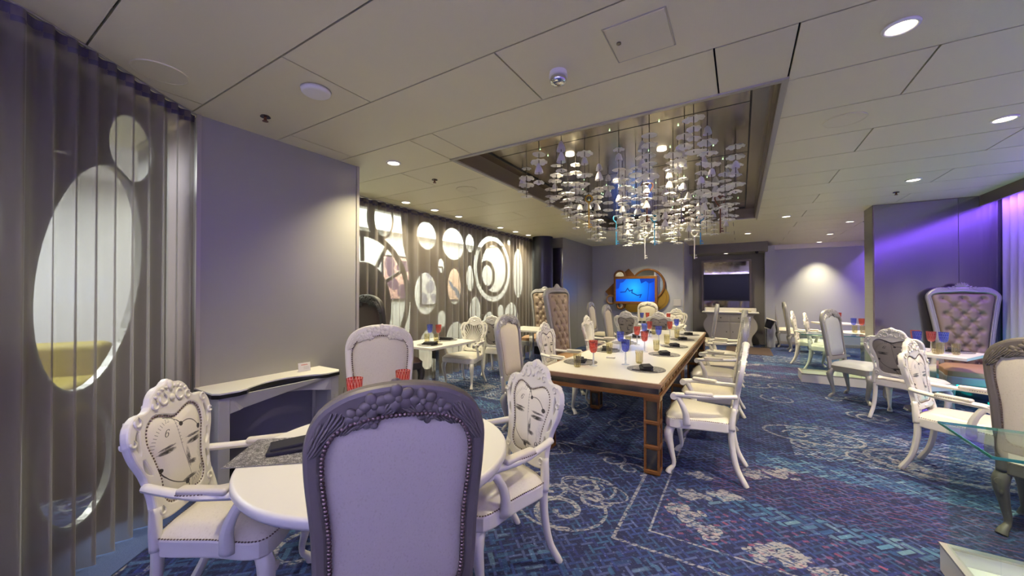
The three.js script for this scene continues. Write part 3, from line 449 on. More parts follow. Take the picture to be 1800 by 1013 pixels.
// ---------- chandelier ----------
{
  const cx = (FX.x0 + FX.x1) / 2, cz = (FX.z0 + FX.z1) / 2, W = FX.x1 - FX.x0, D = FX.z1 - FX.z0, top = H + 0.16;
  const o = thing('chandelier', 'mirrored ceiling recess hung with white porcelain saucers, cones and keys', 'chandelier', [cx, 0, cz]);
  const ring = (w, d, t, y0, y1) => [span(-w / 2, w / 2, y0, y1, -d / 2, -d / 2 + t), span(-w / 2, w / 2, y0, y1, d / 2 - t, d / 2), span(-w / 2, -w / 2 + t, y0, y1, -d / 2 + t, d / 2 - t), span(w / 2 - t, w / 2, y0, y1, -d / 2 + t, d / 2 - t)];
  mesh('mirror_plate', span(-W / 2, W / 2, top, top + 0.02, -D / 2, D / 2), mat.plateMetal, o);
  mesh('recess_side', ring(W, D, 0.02, H + 0.002, top), mat.bronze, o);
  mesh('trim_frame', ring(W + 0.05, D + 0.05, 0.035, H - 0.012, H + 0.002), mat.trim, o);
  mesh('inner_frame', ring(W - 0.3, D - 0.3, 0.012, top - 0.012, top), mat.dark, o);
  for (const z of [-1.9, -0.6, 0.7, 1.9]) mesh('plate_joint', span(-W / 2 + 0.16, W / 2 - 0.16, top - 0.002, top - 0.0005, z, z + 0.006), mat.dark, o);
  const scallop = (r, h, lobes, amp) => { const g = new THREE.LatheGeometry([P2(0.004, h), P2(r * 0.4, h * 0.9), P2(r * 0.75, h * 0.5), P2(r, 0)], 24); const p = g.attributes.position; for (let i = 0; i < p.count; i++) { const x = p.getX(i), z = p.getZ(i), q = Math.hypot(x, z) / r, a = Math.atan2(z, x); p.setY(i, p.getY(i) + amp * q * q * Math.cos(a * lobes)); } g.computeVertexNormals(); return merge(g); };
  const saucers = [scallop(0.066, 0.02, 7, 0.006), scallop(0.052, 0.018, 6, 0.005), scallop(0.08, 0.022, 8, 0.007), scallop(0.062, 0.01, 5, 0.001)];
  const cones = [merge(lathe([[0.006, 0.09], [0.018, 0.075], [0.036, 0.03], [0.042, 0]], 18)), merge(lathe([[0.006, 0.07], [0.022, 0.055], [0.032, 0.02], [0.034, 0]], 18))];
  let made = 0; const far = [];                                             // the 300 nearest saucers are parts, those behind them one part
  const strand = (x, z, len, list) => {
    const s = mesh('strand', cyl(0.0038, 0.0038, len, 5, 0, -len / 2, 0), mat.rod, o); s.position.set(x, top, z);
    for (const [kind, g, y, tilt, yaw] of list) { if (kind === 'saucer' && ++made > 300) { far.push(tr(g.clone(), x, top + y, z, tilt, yaw, tilt * 0.6)); continue; } const m = new THREE.Mesh(g, mat.porcelain); m.name = kind; m.position.y = y; m.rotation.set(tilt, yaw, tilt * 0.6); put(m); s.add(m); }
    return s;
  };
  const spots = []; let tries = 0;
  while (spots.length < 98 && tries++ < 9000) { const x = rr(-W / 2 + 0.24, W / 2 - 0.24), z = rr(-D / 2 + 0.3, D / 2 - 0.25); if (Math.hypot(x / (W / 2 - 0.1), z / (D / 2 - 0.1)) < 1.12 && spots.every(([a, b]) => Math.hypot(a - x, b - z) > 0.185)) spots.push([x, z]); }
  spots.sort((a, b) => b[1] - a[1]);
  for (const [x, z] of spots) {
    const e = Math.hypot(x / (W / 2), z / (D / 2)), len = Math.max(0.28, 0.8 - 0.42 * e + rr(-0.16, 0.14)), list = []; let y = -len + 0.004;
    const n = Math.max(2, Math.round(len / rr(0.085, 0.13)));
    for (let k = 0; k < n && y < -0.1; k++) { const c = rnd(); if (c < 0.3 && k) { list.push(['cone', cones[rnd() < 0.6 ? 0 : 1], y, rr(-0.08, 0.08), 0]); y += 0.1; } else { list.push(['saucer', saucers[Math.floor(rnd() * 4)], y, rr(-0.1, 0.1), rnd() * 6]); y += rr(0.06, 0.12); } }
    strand(x, z, len, list);
  }
  if (far.length) mesh('saucer_cluster', far, mat.porcelain, o).userData.kind = 'stuff';
  const keyGeo = (heart) => { const bow = heart ? new THREE.TubeGeometry(new THREE.CatmullRomCurve3([[0, 0.1], [0.05, 0.16], [0.062, 0.2], [0.04, 0.225], [0.012, 0.212], [0, 0.195], [-0.012, 0.212], [-0.04, 0.225], [-0.062, 0.2], [-0.05, 0.16]].map(([a, b]) => new THREE.Vector3(a, b, 0)), true), 40, 0.008, 6) : tr(new THREE.TorusGeometry(0.04, 0.01, 6, 24), 0, 0.15, 0); return [bow, cyl(0.008, 0.008, 0.32, 8, 0, -0.05, 0), box(0.035, 0.012, 0.008, 0.02, -0.19, 0), box(0.028, 0.012, 0.008, 0.016, -0.16, 0), ball(0.013, 0, 0.1, 0)]; };
  for (const [x, z, len, h, m] of [[-0.87, -4.25, 0.48, 1, mat.rust], [-0.2, -5.0, 0.55, 1, mat.rust], [-1.55, -4.3, 0.48, 0, mat.gold], [-0.52, -4.2, 0.53, 0, mat.steel], [-1.45, -5.1, 0.6, 0, mat.blueKey], [-0.98, -5.25, 0.62, 0, mat.blueKey], [-0.45, -5.5, 0.62, 0, mat.blueKey], [-1.2, -5.7, 0.76, 0, mat.porcelain], [-0.55, -5.8, 0.78, 0, mat.creamFrame]]) {
    const s = mesh('key_strand', cyl(0.0035, 0.0035, len - 0.18, 5, 0, -(len - 0.18) / 2, 0), mat.rod, o); s.position.set(x - cx, top, z - cz); const k = mesh('key', keyGeo(h), m, s); k.position.y = -len; k.rotation.y = 0.5;
  }
  for (let i = 0; i < 46; i++) { const d = mesh('fibre_light', new THREE.SphereGeometry(0.006, 6, 4), mat.greenDot, o); d.position.set(rr(-W / 2 + 0.25, W / 2 - 0.25), top - 0.006, rr(-D / 2 + 0.3, D / 2 - 0.2)); }
  for (const [x, z] of [[-0.45, 1.6], [0.4, 1.25], [-0.3, 0.4], [0.35, -0.4], [-0.3, -1.2], [0.2, -1.9]]) {
    const l = mesh('spot_lens', cyl(0.045, 0.045, 0.012, 20), mat.lens, o); l.position.set(x, top - 0.008, z);
    const s = new THREE.SpotLight(WARM, 9, 0, 1.1, 0.7, 2); s.position.set(cx + x, top - 0.03, cz + z); s.target.position.set(cx + x, 0, cz + z); s.castShadow = true; s.shadow.radius = 2; scene.add(s, s.target);
  }
}

// ---------- chairs: origin on the floor under the seat, facing +z ----------
const place2D = (g, y, z, tilt) => tr(g, 0, y, z, -tilt, 0, 0);            // from the flat back plane into the chair
const cabriole = (sx, sz, top, spread, r = 1, carve = true) => {
  const x = sx * spread[0], z = spread[1], o = sz;
  const g = [sweep([[x * 0.97, top, z - 0.01 * o], [x * 1.06, top * 0.8, z + 0.025 * o], [x * 1.02, top * 0.45, z + 0.005 * o], [x * 0.98, top * 0.16, z - 0.01 * o], [x * 1.03, 0.025, z + 0.02 * o], [x * 1.05, 0.0, z + 0.03 * o]], [[0.03 * r, 0.03 * r], [0.036 * r, 0.036 * r], [0.022 * r, 0.022 * r], [0.015 * r, 0.015 * r], [0.02 * r, 0.022 * r], [0.024 * r, 0.026 * r]], 20, 10, [1, 0, 0])];
  if (carve) { for (let k = 0; k < 3; k++) g.push(tr(new THREE.TorusGeometry(0.018 - k * 0.005, 0.004, 5, 14), x * 1.04, top * 0.8, z + o * 0.055, 0, sx * 0.3, 0)); g.push(ball(0.02, x * 1.03, top * 0.66, z + o * 0.045, [0.6, 1.4, 0.5])); }
  return g;
};
const seatOutline = (wf, wr, zf, zr) => { const h = [[0, zf], [wf * 0.7, zf], [wf * 0.97, zf - 0.03], [wf, zf - 0.08], [(wf + wr) / 2, (zf + zr) / 2], [wr, zr + 0.03], [wr * 0.9, zr], [0, zr]].map(([a, b]) => [a, -b]); return outline(h, 56); };
const flat = (g, y) => tr(g, 0, y, 0, -Math.PI / 2);                        // outline y (= -z) lies down on the floor plane
const scaleO = (pts, s) => { const c = P2(0, 0); pts.forEach((p) => c.add(p)); c.divideScalar(pts.length); return pts.map((p) => P2(c.x + (p.x - c.x) * s, c.y + (p.y - c.y) * s)); };

const A_OUT = outline([[0, 0], [0.13, 0.005], [0.178, 0.03], [0.186, 0.12], [0.205, 0.21], [0.243, 0.3], [0.255, 0.375], [0.24, 0.43], [0.195, 0.462], [0.15, 0.462], [0.128, 0.478], [0.11, 0.515], [0.075, 0.545], [0.035, 0.552], [0, 0.572]], 96);
const A_IN = outline([[0, 0.05], [0.1, 0.055], [0.128, 0.09], [0.13, 0.17], [0.15, 0.26], [0.172, 0.335], [0.16, 0.4], [0.115, 0.432], [0.055, 0.42], [0, 0.402]], 72);
const slit = (s, a, b) => { const w = 0.009, n = P2(b[1] - a[1], a[0] - b[0]).normalize().multiplyScalar(w), mid = [(a[0] + b[0]) / 2 + n.x * 0.8, (a[1] + b[1]) / 2 + n.y * 0.8]; const p = [a, [mid[0] + n.x, mid[1] + n.y], b, [mid[0] - n.x, mid[1] - n.y]].map(([x, y]) => new THREE.Vector3(x * s, y, 0)); return new THREE.CatmullRomCurve3(p, true, 'centripetal').getSpacedPoints(18).slice(0, 18).map((q) => P2(q.x, q.y)); };
const SLITS = [-1, 1].flatMap((s) => [slit(s, [0.155, 0.1], [0.163, 0.18]), slit(s, [0.172, 0.21], [0.2, 0.28]), slit(s, [0.21, 0.31], [0.205, 0.4])]);
function armchair(o, { kind = 'print', arms = true, back = null, front = null }) {
  const W = mat.white, Y = 0.49, Z = -0.225, tilt = 0.16;
  const F = mesh('back_frame', [plate(A_OUT, [A_IN, ...SLITS], 0.034, 0.008)].map((g) => place2D(g, Y, Z, tilt)), W, o);
  const carve = []; // scrolls, beads and leaves along the crest
  for (const s of [-1, 1]) { for (const [x, y, r] of [[0.05, 0.49, 0.022], [0.1, 0.475, 0.016], [0.2, 0.435, 0.016], [0.238, 0.36, 0.012], [0.155, 0.05, 0.014]]) for (const z of [-0.018, 0.018]) carve.push(tr(new THREE.TorusGeometry(r, 0.006, 5, 14, 5), s * x, y, z, 0, 0, s > 0 ? 0.6 : 2.5)); for (let k = 0; k < 4; k++) for (const z of [-0.018, 0.018]) carve.push(ball(0.009, s * (0.025 + k * 0.022), 0.535 - k * k * 0.003, z, [1.2, 0.8, 0.6], s * 0.4, 8)); }
  for (const z of [-0.018, 0.018]) { carve.push(ball(0.02, 0, 0.54, z, [0.8, 1.3, 0.5], 0, 8)); carve.push(ball(0.016, 0, 0.485, z, [1, 1, 0.6], 0, 8)); carve.push(ball(0.018, 0, 0.025, z, [2, 0.7, 0.5], 0, 8)); }
  mesh('carving', merge(carve.map((g) => place2D(g, Y, Z, tilt))), W, F);
  if (kind === 'fan') {
    const ribs = []; for (let k = 0; k <= 22; k++) { const a = 0.02 + (k / 22) * (Math.PI - 0.04), dx = Math.cos(a), dy = Math.sin(a); let best = 0.1; for (let r = 0.1; r < 0.4; r += 0.004) { const px = dx * r, py = 0.13 + dy * r; let ins = false; for (let i = 0, j = A_IN.length - 1; i < A_IN.length; j = i++) if ((A_IN[i].y > py) !== (A_IN[j].y > py) && px < ((A_IN[j].x - A_IN[i].x) * (py - A_IN[i].y)) / (A_IN[j].y - A_IN[i].y) + A_IN[i].x) ins = !ins; if (ins) best = r; } ribs.push([dx, dy, best, a]); }
    for (const [dx, dy, r, a] of ribs) mesh('rib', place2D(box(r - 0.02, 0.009, 0.014, dx * (r + 0.03) / 2, 0.13 + dy * (r + 0.03) / 2, 0, 0, 0, a), Y, Z, tilt), W, F);
    mesh('splat', place2D(plate(outline([[0, 0.04], [0.035, 0.05], [0.03, 0.13], [0.02, 0.2], [0, 0.225]], 30), [], 0.02, 0.005), Y, Z, tilt), W, F);
  } else {
    mesh('back_panel', place2D(tr(pillow(scaleO(A_IN, 1.01), 0.02, 6, 1), 0, 0, 0.004), Y, Z, tilt), front || mat.print, o);
    mesh('rear_panel', place2D(tr(pillow(scaleO(A_IN, 1.01), 0.008, 4, -1), 0, 0, -0.006), Y, Z, tilt), back || front || mat.print, o);
    mesh('nailhead_trim', [...nails(scaleO(A_IN, 0.985), 0.014, 0.0045, 0.014), ...nails(scaleO(A_IN, 0.985), -0.014, 0.0045, 0.014)].map((g) => place2D(g, Y, Z, tilt)), mat.nail, o);
  }
  for (const s of [-1, 1]) mesh('stile', sweep([[s * 0.165, 0.56, -0.235], [s * 0.185, 0.47, -0.222], [s * 0.19, 0.4, -0.215]], [[0.03, 0.018], [0.026, 0.022], [0.022, 0.024]], 8, 10), W, o);
  const so = seatOutline(0.285, 0.2, 0.25, -0.23);
  mesh('seat_rail', flat(plate(so, [], 0.075, 0.01), 0.412), W, o);
  mesh('seat_cushion', flat(pillow(scaleO(so, 0.985), 0.052, 7, 1), 0.447), mat.vinyl, o);
  mesh('seat_nails', nails(scaleO(so, 1.0), 0, 0.0045, 0.013).map((g) => flat(g, 0.452)), mat.nail, o);
  for (const s of [-1, 1]) { mesh('leg', cabriole(s, 1, 0.4, [0.235, 0.195], 1), W, o); mesh('leg', sweep([[s * 0.185, 0.44, -0.212], [s * 0.185, 0.28, -0.218], [s * 0.19, 0.12, -0.25], [s * 0.2, 0, -0.31]], [[0.022, 0.024], [0.021, 0.022], [0.019, 0.02], [0.018, 0.02]], 14, 8), W, o); }
  if (arms) for (const s of [-1, 1]) {
    const a = mesh('armrest', [sweep([[s * 0.2, 0.66, -0.25], [s * 0.235, 0.652, -0.15], [s * 0.272, 0.646, -0.02], [s * 0.282, 0.644, 0.08], [s * 0.272, 0.635, 0.16], [s * 0.27, 0.62, 0.185]], [[0.02, 0.018], [0.02, 0.017], [0.024, 0.018], [0.024, 0.018], [0.024, 0.02], [0.022, 0.02]], 20, 10, [0, 1, 0]), sweep([[s * 0.272, 0.63, 0.15], [s * 0.288, 0.57, 0.115], [s * 0.285, 0.5, 0.09], [s * 0.27, 0.41, 0.085]], [[0.02, 0.022], [0.017, 0.02], [0.019, 0.024], [0.022, 0.03]], 12, 10), tr(new THREE.CylinderGeometry(0.026, 0.026, 0.044, 16), s * 0.271, 0.625, 0.175, 0, 0, Math.PI / 2)], W, o);
    mesh('arm_pad', tr(rbox(0.05, 0.03, 0.2, 0.014, 0, 0, 0), s * 0.268, 0.664, 0.0, 0, s * 0.18, 0), mat.vinyl, a);
    mesh('pad_nails', nails(ellipse(0, 0, 0.026, 0.1, 24), 0, 0.004, 0.013).map((g) => tr(g, s * 0.268, 0.655, 0, Math.PI / 2, s * 0.18, 0)), mat.nail, a);
  }
}
const B_OUT = outline([[0, 0], [0.12, 0], [0.205, 0.012], [0.222, 0.08], [0.23, 0.3], [0.243, 0.48], [0.24, 0.565], [0.21, 0.635], [0.15, 0.68], [0.08, 0.7], [0, 0.706]], 96);
const B_IN = outline([[0, 0.06], [0.1, 0.06], [0.16, 0.068], [0.177, 0.11], [0.182, 0.3], [0.196, 0.47], [0.192, 0.535], [0.165, 0.585], [0.11, 0.612], [0.05, 0.62], [0, 0.622]], 96);
function carvedCrest(z, sg) {                                               // roses and leaves across the arch
  const g = [], R = (t, o = 0) => { const a = t * 1.1; return [Math.sin(a) * (0.212 + o), 0.462 + Math.cos(a) * (0.208 + o)]; };
  for (const [t, r, o] of [[-0.52, 0.018, -0.012], [-0.27, 0.021, -0.006], [0.02, 0.023, -0.001], [0.3, 0.021, -0.006], [0.54, 0.018, -0.012], [-0.4, 0.014, -0.042], [0.42, 0.014, -0.042]]) { const [x, y] = R(t, o); for (let k = 0; k < 5; k++) { const a = k / 5 * 6.283 + t * 4; g.push(ball(r * 0.95, x + Math.cos(a) * r, y + Math.sin(a) * r * 0.85, z, [1.05, 0.8, 0.55], a, 10)); } g.push(ball(r * 0.5, x, y, z + sg * 0.006, [1, 1, 0.7], 0, 8)); }
  for (const [t, o, s] of [[-1.05, 0.016, 1], [-0.9, 0.018, 1.05], [-0.76, 0.014, 1.05], [-0.7, -0.012, 0.9], [-0.55, -0.024, 0.9], [-0.16, -0.026, 0.9], [0.16, -0.026, 0.9], [0.55, -0.024, 0.9], [0.7, -0.012, 0.9], [0.76, 0.014, 1.05], [0.9, 0.018, 1.05], [1.05, 0.016, 1]]) { const [x, y] = R(t, o), a = t < 0 ? 0.75 - t * 0.25 : Math.PI - 0.75 - t * 0.25; for (let k = -2; k <= 2; k++) g.push(ball(0.034 * s, x - Math.sin(a) * k * 0.008, y + Math.cos(a) * k * 0.008, z - sg * 0.002, [1.15 - Math.abs(k) * 0.16, 0.17, 0.42 - Math.abs(k) * 0.05], a + k * 0.1, 8)); }
  return g;
}
function highback(o, { frame, cloth, each = false }) {
  const Y = 0.5, Z = -0.23, tilt = 0.13;
  const P = (g) => place2D(g, Y, Z, tilt);
  const F = mesh('back_frame', P(plate(B_OUT, [B_IN], 0.05, 0.014)), frame, o);
  mesh('carved_crest', [...carvedCrest(0.024, 1), ...carvedCrest(-0.024, -1)].map(P), frame, F);
  mesh('back_panel', P(tr(pillow(scaleO(B_IN, 1.015), 0.028, 6, 1), 0, 0, 0.006)), cloth, o);
  mesh('rear_panel', P(tr(pillow(scaleO(B_IN, 1.015), 0.014, 6, -1), 0, 0, -0.012)), cloth, o);
  if (each) { const g = merge(new THREE.SphereGeometry(0.0072, 8, 6)), c = new THREE.CatmullRomCurve3(B_IN.map((p) => new THREE.Vector3(p.x, p.y, 0)), true), n = 150; c.getSpacedPoints(n).slice(0, n).forEach((p) => { const m = new THREE.Mesh(g, mat.nail); m.name = 'nailhead'; const q = new THREE.Vector3(p.x, p.y, -0.028).applyEuler(new THREE.Euler(-tilt, 0, 0)); m.position.set(q.x, q.y + Y, q.z + Z); o.add(put(m)); }); }
  mesh('nailhead_trim', [...nails(B_IN, 0.026, 0.005, 0.015), ...(each ? [] : nails(B_IN, -0.026, 0.005, 0.015))].map(P), mat.nail, o);
  const so = seatOutline(0.275, 0.215, 0.25, -0.23);
  mesh('seat_rail', flat(plate(so, [], 0.085, 0.012), 0.405), frame, o);
  mesh('seat_cushion', flat(pillow(scaleO(so, 0.985), 0.06, 7, 1), 0.445), cloth, o);
  mesh('seat_nails', nails(so, 0, 0.005, 0.015).map((g) => flat(g, 0.44)), mat.nail, o);
  for (const s of [-1, 1]) { mesh('stile', sweep([[s * 0.2, 0.56, -0.24], [s * 0.2, 0.46, -0.225], [s * 0.2, 0.38, -0.215]], [[0.024, 0.024], [0.026, 0.026], [0.028, 0.028]], 8, 10), frame, o); mesh('leg', cabriole(s, 1, 0.4, [0.23, 0.2], 1.15), frame, o); mesh('leg', cabriole(s, -1, 0.4, [0.195, -0.195], 1.05), frame, o); }
}
// throne: wide tufted back
const tw = (v) => 0.18 + 0.118 * Math.pow(Math.min(v, 1), 1.35);
const T_half = (k, top) => [[0, 0], [0.12, 0], [tw(0) + k, 0.01], [tw(0.3) + k, 0.3], [tw(0.6) + k, 0.6], [tw(0.82) + k, 0.82], [tw(0.95) + k - 0.01, 0.93 + k * 0.4], [tw(0.9) - 0.075 + k * 0.6, top - 0.015], [0.12, top - 0.01], [0, top]];
const T_OUT = outline(T_half(0.052, 1.06), 96), T_IN = outline(T_half(0, 0.985), 96);
function tufted() {
  const nu = 56, nv = 84, top = 0.975, pos = [], uv = [], idx = [], btn = [];
  for (let r = 0; r < 9; r++) { const v = 0.06 + r * 0.105, n = r % 2 ? 2 : 3, w = tw(v / 1.0); for (let k = 0; k < n; k++) btn.push([n === 3 ? (k - 1) * 0.62 * w : (k - 0.5) * 0.62 * w, v, r]); }
  const halfW = (y) => { let m = 0; for (const p of T_IN) if (Math.abs(p.y - y) < 0.025) m = Math.max(m, p.x); return Math.max(m, 0.05); };
  const seg = []; for (const a of btn) for (const b of btn) if (b[2] === a[2] + 1 && Math.abs(a[0] - b[0]) < 0.16) seg.push([a, b]);
  for (let j = 0; j <= nv; j++) for (let i = 0; i <= nu; i++) {
    const y = 0.01 + (top - 0.02) * j / nv, x = (2 * i / nu - 1) * halfW(y) * 0.99; let z = 0.055 * Math.pow(1 - Math.pow(Math.abs(2 * i / nu - 1), 4), 0.5) * Math.pow(1 - Math.pow(Math.abs(2 * j / nv - 1), 10), 0.5);
    let d = 0; for (const [bx, by] of btn) d = Math.max(d, 0.045 * Math.exp(-((x - bx) ** 2 + (y - by) ** 2) / 0.0011));
    for (const [a, b] of seg) { const ux = b[0] - a[0], uy = b[1] - a[1], t = Math.min(1, Math.max(0, ((x - a[0]) * ux + (y - a[1]) * uy) / (ux * ux + uy * uy))), q = (x - a[0] - t * ux) ** 2 + (y - a[1] - t * uy) ** 2; d = Math.max(d, 0.018 * Math.exp(-q / 0.00016)); }
    pos.push(x, y, Math.max(0.004, z + 0.01 - d)); uv.push(i / nu, j / nv);
  }
  for (let j = 0; j < nv; j++) for (let i = 0; i < nu; i++) { const a = j * (nu + 1) + i, b = a + nu + 1; idx.push(a, a + 1, b, b, a + 1, b + 1); }
  const g = new THREE.BufferGeometry(); g.setAttribute('position', new THREE.Float32BufferAttribute(pos, 3)); g.setAttribute('uv', new THREE.Float32BufferAttribute(uv, 2)); g.setIndex(idx); g.computeVertexNormals(); return [g, btn];
}
function throne(o) {
  const Y = 0.46, Z = -0.27, tilt = 0.1, P = (g) => place2D(g, Y, Z, tilt), F = mat.silverFrame;
  const fr = mesh('back_frame', P(plate(T_OUT, [T_IN], 0.07, 0.02)), F, o);
  mesh('back_bead', P(tr(new THREE.TubeGeometry(new THREE.CatmullRomCurve3(scaleO(T_IN, 1.035).map((p) => new THREE.Vector3(p.x, p.y, 0)), true), 120, 0.008, 6, true), 0, 0, 0.034)), F, fr);
  const shell = []; for (let k = -4; k <= 4; k++) shell.push(ball(0.03, Math.sin(k * 0.3) * 0.04, 1.05 + Math.cos(k * 0.3) * 0.03, 0.02, [0.32, 1.3, 0.5], -k * 0.3, 8)); for (const s of [-1, 1]) for (let k = 0; k < 4; k++) shell.push(ball(0.022, s * (0.07 + k * 0.035), 1.052 - k * 0.008, 0.02, [1.3, 0.45, 0.5], s * (0.7 - k * 0.2), 8), tr(new THREE.TorusGeometry(0.014, 0.005, 5, 12), s * (0.075 + k * 0.035), 1.04 - k * 0.004, 0.034));
  mesh('shell_crest', shell.map(P), F, fr);
  const [tg, btn] = tufted();
  mesh('tufted_panel', P(tg), mat.tuft, o);
  const bg = merge(new THREE.SphereGeometry(0.009, 8, 6)); btn.forEach(([x, y]) => { const m = new THREE.Mesh(bg, mat.tuft); m.name = 'button'; const q = new THREE.Vector3(x, y, 0.014).applyEuler(new THREE.Euler(-tilt, 0, 0)); m.position.set(q.x, q.y + Y, q.z + Z); o.add(put(m)); });
  mesh('rear_panel', P(tr(pillow(T_IN, 0.012, 4, -1), 0, 0, -0.015)), mat.tuft, o);
  const so = seatOutline(0.32, 0.26, 0.3, -0.27);
  mesh('seat_rail', flat(plate(so, [], 0.1, 0.014), 0.36), F, o);
  mesh('seat_cushion', [flat(plate(scaleO(so, 0.97), [], 0.08, 0.015), 0.44), flat(pillow(scaleO(so, 0.965), 0.05, 6, 1), 0.475)], mat.tan, o);
  for (const s of [-1, 1]) { mesh('leg', cabriole(s, 1, 0.34, [0.26, 0.23], 1.25), F, o); mesh('leg', cabriole(s, -1, 0.34, [0.23, -0.22], 1.1), F, o); }
}

// ---------- tableware ----------
const gobletBowl = [[0.006, 0.125], [0.022, 0.13], [0.034, 0.147], [0.039, 0.18], [0.044, 0.245]];
function goblet(color, p, label, group) {
  copyOf('goblet_' + color, (o) => { mesh('bowl', lathe(gobletBowl, 24), mat[color], o); mesh('stem', lathe([[0.038, 0.0], [0.037, 0.003], [0.01, 0.008], [0.006, 0.03], [0.009, 0.055], [0.006, 0.1], [0.008, 0.127]], 18), mat.stemGlass, o); }, `${color}_goblet`, label, 'goblet', p, 0, group);
}
function tumbler(p, label, group) { copyOf('tumbler', (o) => { mesh('glass_wall', lathe([[0, 0.003], [0.029, 0.003], [0.03, 0.02], [0.031, 0.06], [0.04, 0.13]], 20), mat.tumbler, o); mesh('glass_base', cyl(0.026, 0.026, 0.012, 18, 0, 0.007, 0), mat.tumbler, o); for (let k = 0; k < 8; k++) mesh('flute', cyl(0.003, 0.0025, 0.1, 4, Math.cos(k * 0.785) * 0.033, 0.06, Math.sin(k * 0.785) * 0.033), mat.tumbler, o); }, 'tumbler', label, 'glass', p, 0, group); }
function setting(x, y, z, turn, where, round = true, group = 'place settings') {
  const c = Math.cos(turn), s = Math.sin(turn), q = (a, b) => [x + a * c + b * s, y, z - a * s + b * c];
  single('placemat', round ? cyl(0.17, 0.17, 0.004, 40, 0, 0.002, 0) : rbox(0.42, 0.005, 0.3, 0.002, 0, 0.0025, 0), mat.mat, `${round ? 'round' : 'rectangular'} silver and black woven placemat ${where}`, 'placemat', [x, y, z], turn, group);
  const n = thing('napkin', `folded black napkin ${where}`, 'napkin', q(0, 0).map((v, i) => (i === 1 ? v + 0.005 : v)), turn + 0.25, group);
  mesh('lower_fold', rbox(0.19, 0.018, 0.115, 0.006, 0, 0.009, 0), mat.napkin, n); mesh('upper_fold', rbox(0.18, 0.018, 0.085, 0.006, 0.004, 0.026, -0.006, 0.08, 0.12, 0.03), mat.napkin, n);
  const k = thing('knife', `dark steel knife lying ${where}`, 'knife', q(0.12, 0).map((v, i) => (i === 1 ? v + 0.006 : v)), turn, group);
  mesh('blade', rbox(0.014, 0.003, 0.12, 0.001, 0, 0.002, -0.06), mat.steel, k); mesh('handle', rbox(0.014, 0.007, 0.1, 0.003, 0, 0.0035, 0.05), mat.steel, k);
}
// ---------- tables ----------
function smallTable(o, w, d) {
  mesh('top', rbox(w, 0.035, d, 0.006, 0, 0.7125, 0), mat.white, o);
  mesh('column', box(0.07, 0.68, 0.07, 0, 0.355, 0), mat.chrome, o);
  mesh('base', [cyl(0.25, 0.26, 0.018, 40, 0, 0.009, 0), lathe([[0.2, 0.018], [0.06, 0.03], [0.05, 0.05], [0, 0.05]], 30)], mat.chrome, o);
}

// ---------- round table by the viewer ----------
const TY = 0.73;
{
  const o = thing('round_table', 'round white table with a black napkin on it, nearest the viewer', 'table', [-1.44, 0, -1.19]);
  mesh('top', lathe([[0, 0.68], [0.55, 0.68], [0.572, 0.686], [0.58, 0.7], [0.58, 0.718], [0.574, 0.727], [0.565, 0.73], [0, 0.73]], 96), mat.white, o);
  mesh('pedestal', lathe([[0.05, 0.02], [0.05, 0.3], [0.06, 0.45], [0.05, 0.6], [0.1, 0.68]], 24), mat.chrome, o);
  mesh('base', lathe([[0, 0], [0.24, 0], [0.24, 0.012], [0.08, 0.03], [0.05, 0.05], [0, 0.05]], 36), mat.chrome, o);
}
copyOf('highback_fg', (o) => highback(o, { frame: mat.greyFrame, cloth: mat.ivory, each: true }), 'highback_chair', 'large grey carved high-back chair seen from behind, closest to the viewer', 'chair', [-1.055, 0, -0.93], toward(-0.77, -0.64));
copyOf('armchair_print', (o) => armchair(o, {}), 'armchair', 'white carved armchair with clock-print back beside the near sheer curtain', 'chair', [-1.99, 0, -0.83], toward(0.75, -0.66));
copyOf('armchair_print', null, 'armchair', 'white carved armchair with clock-print back between the round table and the long table', 'chair', [-1.15, 0, -1.66], toward(-0.42, 0.9));
copyOf('highback_cream', (o) => highback(o, { frame: mat.creamFrame, cloth: mat.cream }), 'highback_chair', 'cream carved high-back chair across the round table, beside the console', 'chair', [-2.09, 0, -1.7], toward(0.78, 0.63));
setting(-1.74, TY, -0.93, 0.72, 'on the round white table', false, 'setting on the round table');
goblet('red', [-1.81, TY, -1.3], 'red cut-glass goblet on the round table, left of the carved crest'); goblet('red', [-1.74, TY, -1.58], 'red cut-glass goblet on the round table, behind the carved crest');
{ const o = thing('water_glass', 'clear glass on the round table left of the red goblet', 'glass', [-1.93, TY, -1.3]); mesh('glass_wall', lathe([[0, 0.003], [0.028, 0.003], [0.03, 0.06], [0.042, 0.15]], 20), mat.clear, o); mesh('straw', cyl(0.003, 0.003, 0.17, 6, 0.012, 0.1, 0, 0, 0, -0.2), mat.rod, o); }
single('fork', [rbox(0.012, 0.004, 0.1, 0.0015, 0, 0.002, 0.05), rbox(0.02, 0.004, 0.07, 0.0015, 0, 0.002, -0.05)], mat.steel, 'steel fork on the round table beside the clock-print armchair', 'fork', [-1.1, TY, -1.5], 0.6);

